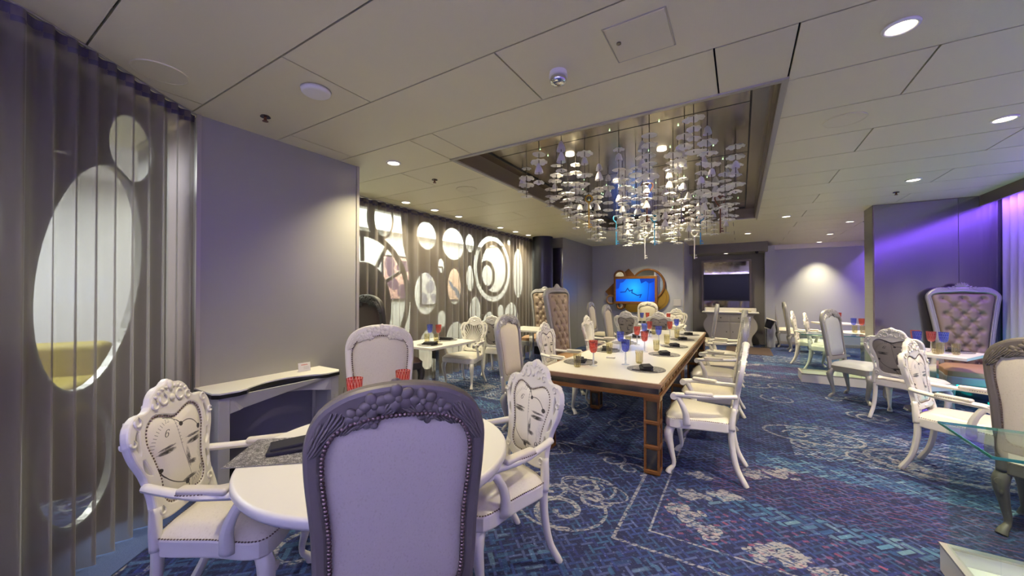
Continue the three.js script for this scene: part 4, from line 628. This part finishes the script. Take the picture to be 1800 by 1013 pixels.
// ---------- console against the metal wall ----------
{
  const o = thing('console_table', 'grey console table with curved white top against the metal wall', 'console', [-3.362, 0, -1.57], Math.PI / 2);
  const topPts = (k) => { const p = [P2(-0.47, 0.0), P2(0.47, 0.0), P2(0.47 + k, -0.3 - k), P2(0.44 + k, -0.345 - k), P2(0.33, -0.36 - k)]; for (let i = 0; i <= 16; i++) { const t = i / 16, x = 0.28 - t * 0.56; p.push(P2(x, -(0.345 - 0.12 * Math.pow(Math.sin(t * Math.PI), 0.8)) - k)); } p.push(P2(-0.33, -0.36 - k), P2(-0.44 - k, -0.345 - k), P2(-0.47 - k, -0.3 - k)); return p.reverse(); };
  mesh('top', flat(plate(topPts(0), [], 0.012, 0.002), 0.751), mat.white, o); mesh('edge_band', flat(plate(topPts(0.004), [], 0.026, 0.003), 0.732), mat.black, o);
  const apr = (k) => topPts(k).map((p) => P2(p.x * 0.94, p.y * 0.94));
  const G = M({ color: 0xa9a79c, roughness: 0.45 });
  const ap = new THREE.Shape(); ap.moveTo(-0.38, 0.72); ap.lineTo(0.38, 0.72); ap.lineTo(0.38, 0.6); ap.quadraticCurveTo(0, 0.68, -0.38, 0.6); ap.closePath();
  const ag = new THREE.ExtrudeGeometry(ap, { depth: 0.018, bevelEnabled: false, curveSegments: 24 }); { const p = ag.attributes.position; for (let i = 0; i < p.count; i++) { const x = p.getX(i); p.setZ(i, p.getZ(i) + 0.315 - 0.11 * Math.pow(Math.max(0, Math.cos(x / 0.3 * Math.PI / 2)), 0.8) * (Math.abs(x) < 0.3 ? 1 : 0)); } ag.computeVertexNormals(); }
  mesh('apron', ag, G, o);
  for (const s of [-1, 1]) { mesh('leg', rbox(0.07, 0.72, 0.07, 0.006, s * 0.41, 0.36, 0.3), G, o); mesh('leg', rbox(0.06, 0.72, 0.04, 0.006, s * 0.41, 0.36, 0.035), G, o); mesh('side_rail', box(0.03, 0.1, 0.24, s * 0.42, 0.67, 0.17), G, o); mesh('side_panel', box(0.02, 0.6, 0.2, s * 0.41, 0.33, 0.16), G, o); }
  mesh('rear_panel', box(0.78, 0.6, 0.015, 0, 0.4, 0.03), M({ color: 0x6c6a74, roughness: 0.6 }), o);
  const c = thing('card_stand', 'small acrylic stand holding a white printed card on the console', 'card', [-3.24, 0.757, -1.83], Math.PI / 2 - 0.1);
  mesh('card', box(0.1, 0.072, 0.002, 0, 0.04, 0, -0.1), M({ map: canvasTex(256, 184, (x, w, h) => { x.fillStyle = '#eeeae2'; x.fillRect(0, 0, w, h); x.strokeStyle = '#c8553e'; x.lineWidth = 7; x.lineCap = 'round'; x.beginPath(); for (let i = 0; i < 16; i++) x.lineTo(60 + i * 9, 46 + (i % 2 ? 10 : -8)); x.stroke(); x.strokeStyle = '#9a9690'; x.lineWidth = 3; for (let k = 0; k < 4; k++) { x.beginPath(); x.moveTo(110, 90 + k * 18); x.lineTo(225, 90 + k * 18); x.stroke(); } }), roughness: 0.6 }), c);
  mesh('holder', [box(0.106, 0.078, 0.002, 0, 0.04, 0.003, -0.1), box(0.106, 0.003, 0.04, 0, 0.0015, -0.008)], mat.clear, c);
}
// ---------- long table ----------
{
  const x0 = -1.62, x1 = -0.53, z1 = -3.07, z0 = -7.47, cx = (x0 + x1) / 2, cz = (z0 + z1) / 2, W = x1 - x0, D = z1 - z0;
  const o = thing('long_table', 'long white dining table with wood and mirror edges under the chandelier', 'table', [cx, 0, cz]);
  mesh('top', span(-W / 2 + 0.02, W / 2 - 0.02, 0.69, TY + 0.001, -D / 2 + 0.02, D / 2 - 0.02), mat.white, o);
  const ring = (i, y0, y1, t) => { const w = W / 2 - i, d = D / 2 - i; return [span(-w, w, y0, y1, d - t, d), span(-w, w, y0, y1, -d, -d + t), span(-w, -w + t, y0, y1, -d + t, d - t), span(w - t, w, y0, y1, -d + t, d - t)]; };
  mesh('upper_moulding', [...ring(0, 0.702, 0.728, 0.024), ...ring(0.008, 0.69, 0.702, 0.02)], mat.wood, o);
  mesh('mirror_band', ring(0.02, 0.64, 0.692, 0.015), mat.legMirror, o);
  mesh('lower_moulding', [...ring(0.006, 0.61, 0.636, 0.03), ...ring(0.014, 0.636, 0.644, 0.02)], mat.goldWood, o);
  { const lg = merge(box(0.008, 0.06, 0.012)); for (let i = 0; i < 44; i++) { const m = mesh('lattice_bar', lg, mat.wood, o); m.position.set(W / 2 - 0.017, 0.666, -D / 2 + 0.08 + i * 0.097); m.rotation.x = 0.75 * (i % 2 ? 1 : -1); } }
  for (const x of [-W / 2 + 0.075, W / 2 - 0.075]) for (const z of [D / 2 - 0.085, D / 6, -D / 6, -D / 2 + 0.085]) {
    const l = mesh('leg', [box(0.1, 0.61, 0.1, 0, 0.305, 0)], mat.goldWood, o); l.position.set(x, 0, z);
    const fr = []; for (const y of [0.025, 0.22, 0.415, 0.595]) fr.push(rbox(0.124, 0.03, 0.124, 0.006, 0, y, 0)); for (const a of [-1, 1]) for (const b of [-1, 1]) fr.push(box(0.016, 0.6, 0.016, a * 0.052, 0.31, b * 0.052)); mesh('leg_frame', fr, mat.goldWood, l);
    for (const y of [0.122, 0.318, 0.507]) for (let k = 0; k < 4; k++) { const a = k * Math.PI / 2; mesh('mirror_panel', box(0.078, 0.15, 0.004, Math.sin(a) * 0.052, y, Math.cos(a) * 0.052, 0, a, 0), mat.legMirror, l); }
  }
}
const G = 'chairs along the long table';
copyOf('highback_grey', (o) => highback(o, { frame: mat.silverFrame, cloth: mat.ivory }), 'highback_chair', 'silver high-back chair at the near window-side corner of the long table', 'chair', [-1.9, 0, -3.5], Math.PI / 2, G);
copyOf('armchair_print', null, 'armchair', 'white clock-print armchair on the window side of the long table, beside the leaning throne', 'chair', [-1.9, 0, -4.42], Math.PI / 2, G);
copyOf('throne', throne, 'throne_chair', 'tall tufted throne seen edge-on at the window side of the long table', 'chair', [-2.1, 0, -5.3], Math.PI / 2 - 0.15, 'tufted thrones');
copyOf('armchair_fan', (o) => armchair(o, { kind: 'fan' }), 'armchair', 'white pierced-back armchair on the window side of the long table, past the throne', 'chair', [-1.9, 0, -6.0], Math.PI / 2, G);
copyOf('highback_grey', null, 'highback_chair', 'silver high-back chair at the far window-side corner of the long table', 'chair', [-1.9, 0, -7.1], Math.PI / 2, G);
copyOf('armchair_fan', null, 'armchair', 'white pierced-back armchair at the near aisle-side corner of the long table', 'chair', [-0.28, 0, -3.47], -Math.PI / 2, G);
copyOf('highback_grey', null, 'highback_chair', 'silver high-back chair seen edge-on, second along the aisle side of the long table', 'chair', [-0.27, 0, -4.35], -Math.PI / 2, G);
copyOf('armchair_print', null, 'armchair', 'white clock-print armchair third along the aisle side of the long table', 'chair', [-0.28, 0, -5.25], -Math.PI / 2, G);
copyOf('highback_grey', null, 'highback_chair', 'silver high-back chair fourth along the aisle side of the long table', 'chair', [-0.27, 0, -6.06], -Math.PI / 2, G);
copyOf('armchair_print', null, 'armchair', 'white clock-print armchair last along the aisle side of the long table', 'chair', [-0.28, 0, -6.85], -Math.PI / 2, G);
[[-3.6, 0.86], [-4.55], [-5.3], [-6.1], [-6.85]].forEach(([z], i) => setting(-0.75, TY + 0.002, z, -Math.PI / 2, `${ORD[i]} along the aisle side of the long table`, true, 'settings on the long table'));
[[-3.62], [-4.5], [-5.3], [-6.0], [-6.85]].forEach(([z], i) => setting(-1.4, TY + 0.002, z, Math.PI / 2, `${ORD[i]} along the window side of the long table`, true, 'settings on the long table'));
[[-1.22, -3.5], [-1.2, -5.2], [-0.98, -4.62], [-1.24, -6.2], [-0.96, -6.35]].sort((a, b) => b[1] - a[1]).forEach(([x, z], i) => goblet('red', [x, TY + 0.002, z], `${ORD[i]} red goblet on the long table, counted from the near end`, 'goblets on the long table'));
[[-0.97, -3.72], [-1.22, -4.45], [-0.96, -5.4], [-1.22, -5.75], [-0.95, -7.0]].sort((a, b) => b[1] - a[1]).forEach(([x, z], i) => goblet('blue', [x, TY + 0.002, z], `${ORD[i]} blue goblet on the long table, counted from the near end`, 'goblets on the long table'));
[[-1.33, -3.36], [-0.87, -3.86], [-1.3, -4.28], [-0.88, -4.8], [-0.87, -5.5], [-1.28, -5.05], [-0.85, -6.3], [-1.25, -6.6]].sort((a, b) => b[1] - a[1]).forEach(([x, z], i) => tumbler([x, TY + 0.002, z], `${ORD[i]} straw-tinted tumbler on the long table, counted from the near end`, 'tumblers on the long table'));
single('relish_dish', rbox(0.09, 0.018, 0.05, 0.006, 0, 0.009, 0), mat.white, 'small white dish in the middle of the long table', 'dish', [-1.2, TY + 0.002, -4.0], 0.1);

// ---------- window side ----------
copyOf('small_table_a', (o) => smallTable(o, 0.74, 0.93), 'dining_table', 'white rectangular table beside the long sheer curtain with a blue and a red goblet', 'table', [-3.72, 0, -3.98], 0);
setting(-3.6, TY, -3.74, 0, 'at the near end of the window table', true, 'settings on the window table'); setting(-3.75, TY, -4.24, Math.PI, 'at the far end of the window table', true, 'settings on the window table');
goblet('blue', [-3.83, TY, -3.98], 'blue goblet on the window table'); goblet('red', [-3.71, TY, -4.03], 'red goblet on the window table');
tumbler([-3.78, TY, -3.87], 'straw-tinted tumbler in front of the goblets on the window table'); tumbler([-3.66, TY, -3.93], 'straw-tinted tumbler at the aisle side of the window table goblets');
copyOf('armchair_fan', null, 'armchair', 'white armchair with radiating fan back at the window table', 'chair', [-3.68, 0, -4.6], 0.12);
copyOf('sidechair_shaded', (o) => armchair(o, { arms: false, front: mat.printShaded }), 'side_chair', 'white side chair with a face-print back coloured as if in shade, behind the fan-back armchair', 'chair', [-3.66, 0, -5.55], toward(-0.15, -0.97));
{ const o = copyOf('highback_dark', (q) => highback(q, { frame: mat.darkFrame, cloth: mat.brown }), 'highback_chair', 'dark brown high-back chair half hidden behind the metal wall edge', 'chair', [-3.93, 0, -3.36], Math.PI); o.scale.setScalar(1.18); }
copyOf('small_table_b', (o) => smallTable(o, 0.8, 0.74), 'dining_table', 'white table by the window in front of the tufted throne and the black column', 'table', [-3.5, 0, -6.45], 0);
copyOf('throne', null, 'throne_chair', 'tall tufted throne facing the room in front of the black column', 'chair', [-3.72, 0, -7.2], 0.12, 'tufted thrones');

// ---------- far table below the screen ----------
copyOf('small_table_c', (o) => smallTable(o, 1.15, 0.75), 'dining_table', 'white far table below the blue screen', 'table', [-1.65, 0, -8.75], 0);
copyOf('highback_cream', null, 'highback_chair', 'cream high-back chair under the blue screen', 'chair', [-1.98, 0, -9.4], 0);
copyOf('armchair_print', null, 'armchair', 'white clock-print armchair under the gold disc beside the blue screen', 'chair', [-1.35, 0, -9.4], -0.1);
copyOf('sidechair_shaded', null, 'side_chair', 'white side chair with face-print back coloured as if in shade at the far table, beside the silver chair', 'chair', [-2.05, 0, -8.2], Math.PI);
copyOf('sidechair_shaded', null, 'side_chair', 'white side chair with face-print back coloured as if in shade at the far table, aisle side', 'chair', [-1.4, 0, -8.2], Math.PI);
copyOf('highback_grey', null, 'highback_chair', 'silver high-back chair close to the far wall switch', 'chair', [-2.75, 0, -8.6], Math.PI / 2);
copyOf('highback_grey', null, 'highback_chair', 'silver high-back chair in front of the alcove console', 'chair', [-0.72, 0, -8.6], -Math.PI / 2);
goblet('blue', [-1.9, TY, -8.7], 'blue goblet at the window side of the far table'); goblet('red', [-1.8, TY, -8.8], 'red goblet at the window side of the far table'); goblet('red', [-1.35, TY, -8.75], 'red goblet at the aisle side of the far table'); tumbler([-1.62, TY, -8.6], 'straw-tinted tumbler on the far table');
setting(-1.95, TY, -8.92, 0, 'on the far table before the cream chair', true, 'settings on the far table'); setting(-1.4, TY, -8.92, 0, 'on the far table before the armchair', true, 'settings on the far table');

// ---------- screen wall ----------
{
  const o = thing('mirror_sculpture', 'cluster of gold discs and round mirrors framing the blue screen', 'wall decoration', [0, 0, -10.25]);
  const disc = (name, x, y, r, z, m, parent = o) => mesh(name, tr(new THREE.CylinderGeometry(r, r, 0.03, 48), x, y, z, Math.PI / 2), m, parent);
  const framed = (x, y, r, z, fm) => { const f = mesh('ring_frame', tr(new THREE.TorusGeometry(r, 0.03, 8, 48), x, y, z), fm, o); disc('mirror', x, y, r - 0.01, z - 0.005, mat.clearMirror, f); };
  framed(-2.07, 1.63, 0.4, 0.05, mat.goldWood); framed(-2.8, 1.87, 0.14, 0.07, mat.goldWood); framed(-3.05, 1.23, 0.11, 0.06, mat.wood); framed(-2.78, 1.08, 0.09, 0.09, mat.goldWood);
  disc('gold_disc', -1.9, 1.3, 0.34, 0.02, mat.gold); disc('gold_disc', -1.9, 1.3, 0.28, 0.035, mat.gold);
  mesh('gold_plate', plate([P2(-2.95, 1.2), P2(-2.55, 0.9), P2(-2.0, 0.92), P2(-1.9, 1.2)], [], 0.03, 0.006).translate(0, 0, 0.02), mat.gold, o);
  mesh('wood_plate', [box(0.5, 0.5, 0.03, -2.6, 1.72, 0.03, 0, 0, 0.7), box(0.5, 0.5, 0.03, -2.86, 1.45, 0.03, 0, 0, 0.78)], mat.goldWood, o);
  const t = thing('wall_screen', 'blue glowing screen in a wooden frame on the far wall', 'screen', [-2.39, 1.49, -10.14]);
  const g = new THREE.PlaneGeometry(1.0, 0.6); mesh('display', g, mat.screen, t).position.z = 0.022;
  mesh('frame', plate([P2(-0.56, -0.37), P2(0.56, -0.37), P2(0.56, 0.37), P2(-0.56, 0.37)], [[P2(-0.5, -0.3), P2(0.5, -0.3), P2(0.5, 0.3), P2(-0.5, 0.3)]], 0.05, 0.006), mat.goldWood, t); mesh('casing', box(1.02, 0.62, 0.04, 0, 0, -0.01), mat.black, t);
  area(1.0, 0.6, 0x2a80ff, 1.6, [-2.39, 1.49, -10.1], [-2.39, 1.49, -5]);
  single('light_switch', rbox(0.085, 0.085, 0.012, 0.004, 0, 0, 0), mat.plaque, 'small grey switch plate left of the blue screen', 'switch', [-3.38, 1.49, -10.243]);
  single('wall_plaque', rbox(0.17, 0.17, 0.014, 0.004, 0, 0, 0), mat.plaque, 'small square plaque right of the blue screen', 'plaque', [-1.37, 1.17, -10.243]);
}
// ---------- alcove ----------
{
  const m = thing('alcove_mirror', 'tall bronze-framed mirror panel in the alcove above the console', 'mirror', [-0.36, 0, -12.28]);
  mesh('glass', box(1.16, 1.36, 0.01, 0, 1.64, 0), M({ color: 0x8d857a, roughness: 0.05, metalness: 1 }), m); mesh('frame', plate([P2(-0.62, 0.92), P2(0.62, 0.92), P2(0.62, 2.36), P2(-0.62, 2.36)], [[P2(-0.56, 0.98), P2(0.56, 0.98), P2(0.56, 2.3), P2(-0.56, 2.3)]], 0.03, 0.005), mat.bronze, m);
  const t = thing('dark_screen', 'black switched-off screen in the alcove', 'screen', [-0.36, 1.57, -12.22]); mesh('display', box(1.1, 0.72, 0.03), mat.offScreen, t); mesh('frame', plate([P2(-0.57, -0.38), P2(0.57, -0.38), P2(0.57, 0.38), P2(-0.57, 0.38)], [[P2(-0.55, -0.36), P2(0.55, -0.36), P2(0.55, 0.36), P2(-0.55, 0.36)]], 0.036, 0.003), mat.dark, t);
  const c = thing('alcove_console', 'pale grey sideboard with scrolled sides under the dark screen', 'sideboard', [-0.26, 0, -11.92]);
  const Gm = M({ color: 0xa29d94, roughness: 0.5 });
  mesh('top', rbox(1.34, 0.03, 0.5, 0.006, 0, 0.885, 0), mat.whiteMatte, c); mesh('upstand', [box(1.2, 0.1, 0.02, 0, 0.95, -0.2), box(0.02, 0.1, 0.36, -0.6, 0.95, -0.02), box(0.02, 0.1, 0.36, 0.6, 0.95, -0.02)], mat.whiteMatte, c);
  mesh('body', box(0.84, 0.82, 0.38, 0, 0.46, 0), Gm, c);
  for (const s of [-1, 1]) { const sh = new THREE.Shape(); sh.moveTo(s * 0.42, 0.87); sh.lineTo(s * 0.62, 0.87); sh.quadraticCurveTo(s * 0.5, 0.8, s * 0.56, 0.72); sh.quadraticCurveTo(s * 0.72, 0.52, s * 0.54, 0.3); sh.quadraticCurveTo(s * 0.46, 0.18, s * 0.54, 0); sh.lineTo(s * 0.42, 0); sh.closePath(); mesh('scroll_side', tr(new THREE.ExtrudeGeometry(sh, { depth: 0.06, bevelEnabled: false, curveSegments: 16 }), 0, 0, 0.12), Gm, c); }
  for (const x of [-0.21, 0.21]) { const d = mesh('drawer', rbox(0.38, 0.2, 0.02, 0.004, x, 0.74, 0.195), Gm, c); mesh('knob', ball(0.016, x, 0.74, 0.215, [1, 1, 1]), mat.steel, d); const e = mesh('door', rbox(0.38, 0.52, 0.02, 0.004, x, 0.34, 0.195), Gm, c); mesh('knob', ball(0.014, x * 0.35, 0.36, 0.215, [1, 1, 1]), mat.steel, e); }
  single('folded_cloth', rbox(0.26, 0.05, 0.2, 0.015, 0, 0.025, 0), mat.cream, 'small folded cream cloth on the alcove sideboard', 'cloth', [0.1, 0.902, -11.88], 0.2);
  const l = thing('wine_cooler_stand', 'thin stand carrying a tilted black and cream bucket beside the sideboard', 'stand', [0.56, 0, -11.66]);
  mesh('foot', lathe([[0, 0], [0.13, 0], [0.12, 0.012], [0.02, 0.03], [0, 0.03]], 24), mat.steel, l); mesh('pole', cyl(0.012, 0.012, 0.5, 10, 0, 0.27, 0), mat.steel, l);
  const k = mesh('bucket', tr(lathe([[0, 0], [0.07, 0], [0.075, 0.02], [0.1, 0.24], [0.095, 0.24], [0.07, 0.03], [0, 0.03]], 24), 0.02, 0.5, 0, 0, 0, -0.35), mat.black, l); mesh('rim', tr(new THREE.TorusGeometry(0.1, 0.014, 8, 28), 0.105, 0.73, 0, Math.PI / 2, -0.35, 0), mat.creamFrame, k); mesh('cuff', tr(lathe([[0.072, 0], [0.084, 0.1]], 24), 0.02, 0.5, 0, 0, 0, -0.35), mat.creamFrame, k);
  single('floor_mat', rbox(0.95, 0.008, 1.3, 0.003, 0, 0.004, 0), mat.brown, 'dark brown mat on the carpet in front of the alcove sideboard', 'mat', [0.15, 0, -10.9]);
  single('ceiling_camera', [cyl(0.04, 0.04, 0.03, 16, 0, -0.015, 0), ball(0.03, 0, -0.03, 0)], mat.black, 'small black dome camera at the edge of the alcove ceiling', 'camera', [0.36, 2.5, -11.6]);
}
// ---------- booths on the right ----------
copyOf('booth_table', (o) => smallTable(o, 0.7, 0.7), 'booth_table', 'square white table in front of the large tufted throne on the right', 'table', [1.97, 0, -6.48], 1.0, 'square booth tables');
copyOf('booth_table', null, 'booth_table', 'square white table behind the grey high-back chair at the right edge', 'table', [1.99, 0, -4.1], 0.93, 'square booth tables');
copyOf('throne', null, 'throne_chair', 'large tufted throne against the metal partition lit purple and teal', 'chair', [2.5, 0, -7.03], -0.05, 'tufted thrones');
copyOf('highback_pale', (o) => highback(o, { frame: mat.silverFrame, cloth: M({ color: 0xb4b8bc, map: linenTex, roughness: 0.6 }) }), 'highback_chair', 'silver high-back chair beside the low glass case and the metal partition', 'chair', [1.34, 0, -6.74], toward(0.83, 0.55));
copyOf('sidechair_shaded', null, 'side_chair', 'white side chair with face-print back coloured as if in shade, turned towards the large throne', 'chair', [1.6, 0, -5.95], toward(0.6, -0.8));
copyOf('armchair_print', null, 'armchair', 'bright white clock-print armchair seen from behind in the right aisle', 'chair', [1.48, 0, -4.3], toward(0.85, 0.52));
copyOf('highback_taupe', (o) => highback(o, { frame: mat.greyFrame, cloth: mat.ivory }), 'highback_chair', 'taupe carved high-back chair cut by the right edge, behind the glass case', 'chair', [1.62, 0, -3.5], toward(0.6, -0.8));
goblet('blue', [1.80, TY, -6.36], 'blue goblet on the throne table, nearest the shade-coloured side chair'); goblet('red', [1.83, TY, -6.52], 'red goblet on the throne table, behind the blue one'); goblet('red', [1.93, TY, -6.4], 'red goblet in the middle of the throne table'); goblet('blue', [2.02, TY, -6.36], 'blue goblet on the throne table, in front of the tufted back');
[[1.97, -6.3], [2.09, -6.28], [1.92, -6.24]].forEach(([x, z], i) => tumbler([x, TY, z], `${ORD[i]} straw-tinted tumbler of the trio on the throne table`, 'throne table tumblers'));
setting(2.17, TY, -6.58, 0.9, 'on the throne table', true); setting(1.95, TY, -4.28, -0.6, 'on the booth table at the right edge', true);
copyOf('booth_table', null, 'booth_table', 'square white table beyond the metal partition end', 'table', [1.85, 0, -8.85], 0.55, 'square booth tables');
copyOf('booth_table', null, 'booth_table', 'square white table under the bright wall scallop', 'table', [1.85, 0, -11.2], 0.2, 'square booth tables');
copyOf('armchair_print', null, 'armchair', 'white armchair seen side-on, nearer the glass case beyond the aisle', 'chair', [1.33, 0, -8.85], toward(1, 0.2)); copyOf('armchair_print', null, 'armchair', 'white armchair seen side-on, further of the pair beyond the aisle', 'chair', [1.2, 0, -9.5], toward(1, 0.2));
copyOf('highback_grey', null, 'highback_chair', 'silver high-back chair by the far wall, nearer of two', 'chair', [1.22, 0, -11.35], Math.PI / 2); copyOf('highback_grey', null, 'highback_chair', 'silver high-back chair by the far wall, next to the pillar', 'chair', [1.05, 0, -12.15], Math.PI / 2);
[[1.72, -8.9, 'blue'], [1.82, -8.86, 'red'], [1.95, -8.8, 'red']].forEach(([x, z, c], i) => goblet(c, [x, TY, z], `${ORD[i]} goblet from the aisle on the table beyond the partition`)); [[1.7, -8.72], [1.8, -8.7]].forEach(([x, z], i) => tumbler([x, TY, z], `${ORD[i]} tumbler from the aisle on the table beyond the partition`));
[[1.72, -11.15], [1.9, -11.1]].forEach(([x, z], i) => goblet('red', [x, TY, z], `${ORD[i]} red goblet from the aisle on the table under the wall scallop`)); [[1.62, -11.0], [1.78, -11.0]].forEach(([x, z], i) => tumbler([x, TY, z], `${ORD[i]} tumbler from the aisle on the table under the wall scallop`));
setting(2.0, TY, -9.02, 0.5, 'on the table beyond the partition', true);
// low glass cases
function glassCase(o, w, d) {
  mesh('base', [span(0, w, 0, 0.13, 0, 0.02), span(0, w, 0, 0.13, d - 0.02, d), span(0, 0.02, 0, 0.13, 0.02, d - 0.02), span(w - 0.02, w, 0, 0.13, 0.02, d - 0.02), span(0.02, w - 0.02, 0, 0.06, 0.02, d - 0.02)], mat.white, o);
  mesh('kick', span(0.01, w - 0.01, -0.001, 0.02, 0.01, d - 0.01), mat.black, o);
  mesh('rail', [span(-0.004, w, 0.13, 0.142, -0.004, 0.03), span(-0.004, w, 0.13, 0.142, d - 0.03, d + 0.004), span(-0.004, 0.03, 0.13, 0.142, 0.03, d - 0.03)], mat.trim, o);
  for (const g of [span(0.03, w, 0.142, 0.76, 0.02, 0.028), span(0.03, w, 0.142, 0.76, d - 0.028, d - 0.02), span(0.02, 0.028, 0.142, 0.76, 0.02, d - 0.02)]) mesh('side_pane', g, mat.glassSide, o);
  mesh('top_pane', span(0, w, 0.76, 0.772, 0, d), mat.glass, o);
  mesh('top_edge', [span(-0.002, w, 0.76, 0.772, -0.002, 0.002), span(-0.002, w, 0.76, 0.772, d - 0.002, d + 0.002), span(-0.003, 0.001, 0.76, 0.772, 0, d)], mat.glassEdge, o);
}
{ const o = thing('glass_case', 'low glass case on a white base at the bottom right corner', 'glass case', [0.88, 0, -2.84]); glassCase(o, 0.95, 0.49); }
{ const o = thing('glass_case', 'low glass case on a white base in front of the metal partition end', 'glass case', [0.83, 0, -8.02]); glassCase(o, 0.83, 0.46); }
single('white_jar', lathe([[0, 0], [0.06, 0], [0.075, 0.06], [0.05, 0.15], [0.03, 0.18], [0.04, 0.2], [0, 0.2]], 20), mat.white, 'small white jar standing in the far glass case', 'jar', [1.3, 0.062, -7.8]);


// posters on the promenade wall, glimpsed through the long curtain
[[-5.6, 1.75, 'pink', '#d9a89c', '#6a4a60'], [-6.7, 1.6, 'pale grey', '#cfc8c4', '#8f8a98'], [-7.6, 1.7, 'peach', '#dcb49a', '#5a6a80']].forEach(([z, y, c, a, b]) => {
  const o = thing('framed_poster', `${c} framed poster beyond the window, glimpsed through the long sheer curtain`, 'poster', [-6.38, y, z], Math.PI / 2);
  mesh('print', box(0.7, 0.9, 0.01), M({ map: canvasTex(128, 160, (x, w, h) => { x.fillStyle = a; x.fillRect(0, 0, w, h); x.fillStyle = b; for (let k = 0; k < 7; k++) { x.beginPath(); x.ellipse(rnd() * w, rnd() * h, 10 + rnd() * 22, 8 + rnd() * 26, rnd() * 3, 0, 7); x.fill(); } }), roughness: 0.6 }), o);
  mesh('frame', plate([P2(-0.38, -0.48), P2(0.38, -0.48), P2(0.38, 0.48), P2(-0.38, 0.48)], [[P2(-0.35, -0.45), P2(0.35, -0.45), P2(0.35, 0.45), P2(-0.35, 0.45)]], 0.03, 0.004), mat.dark, o);
});
renderer.render(scene, camera);
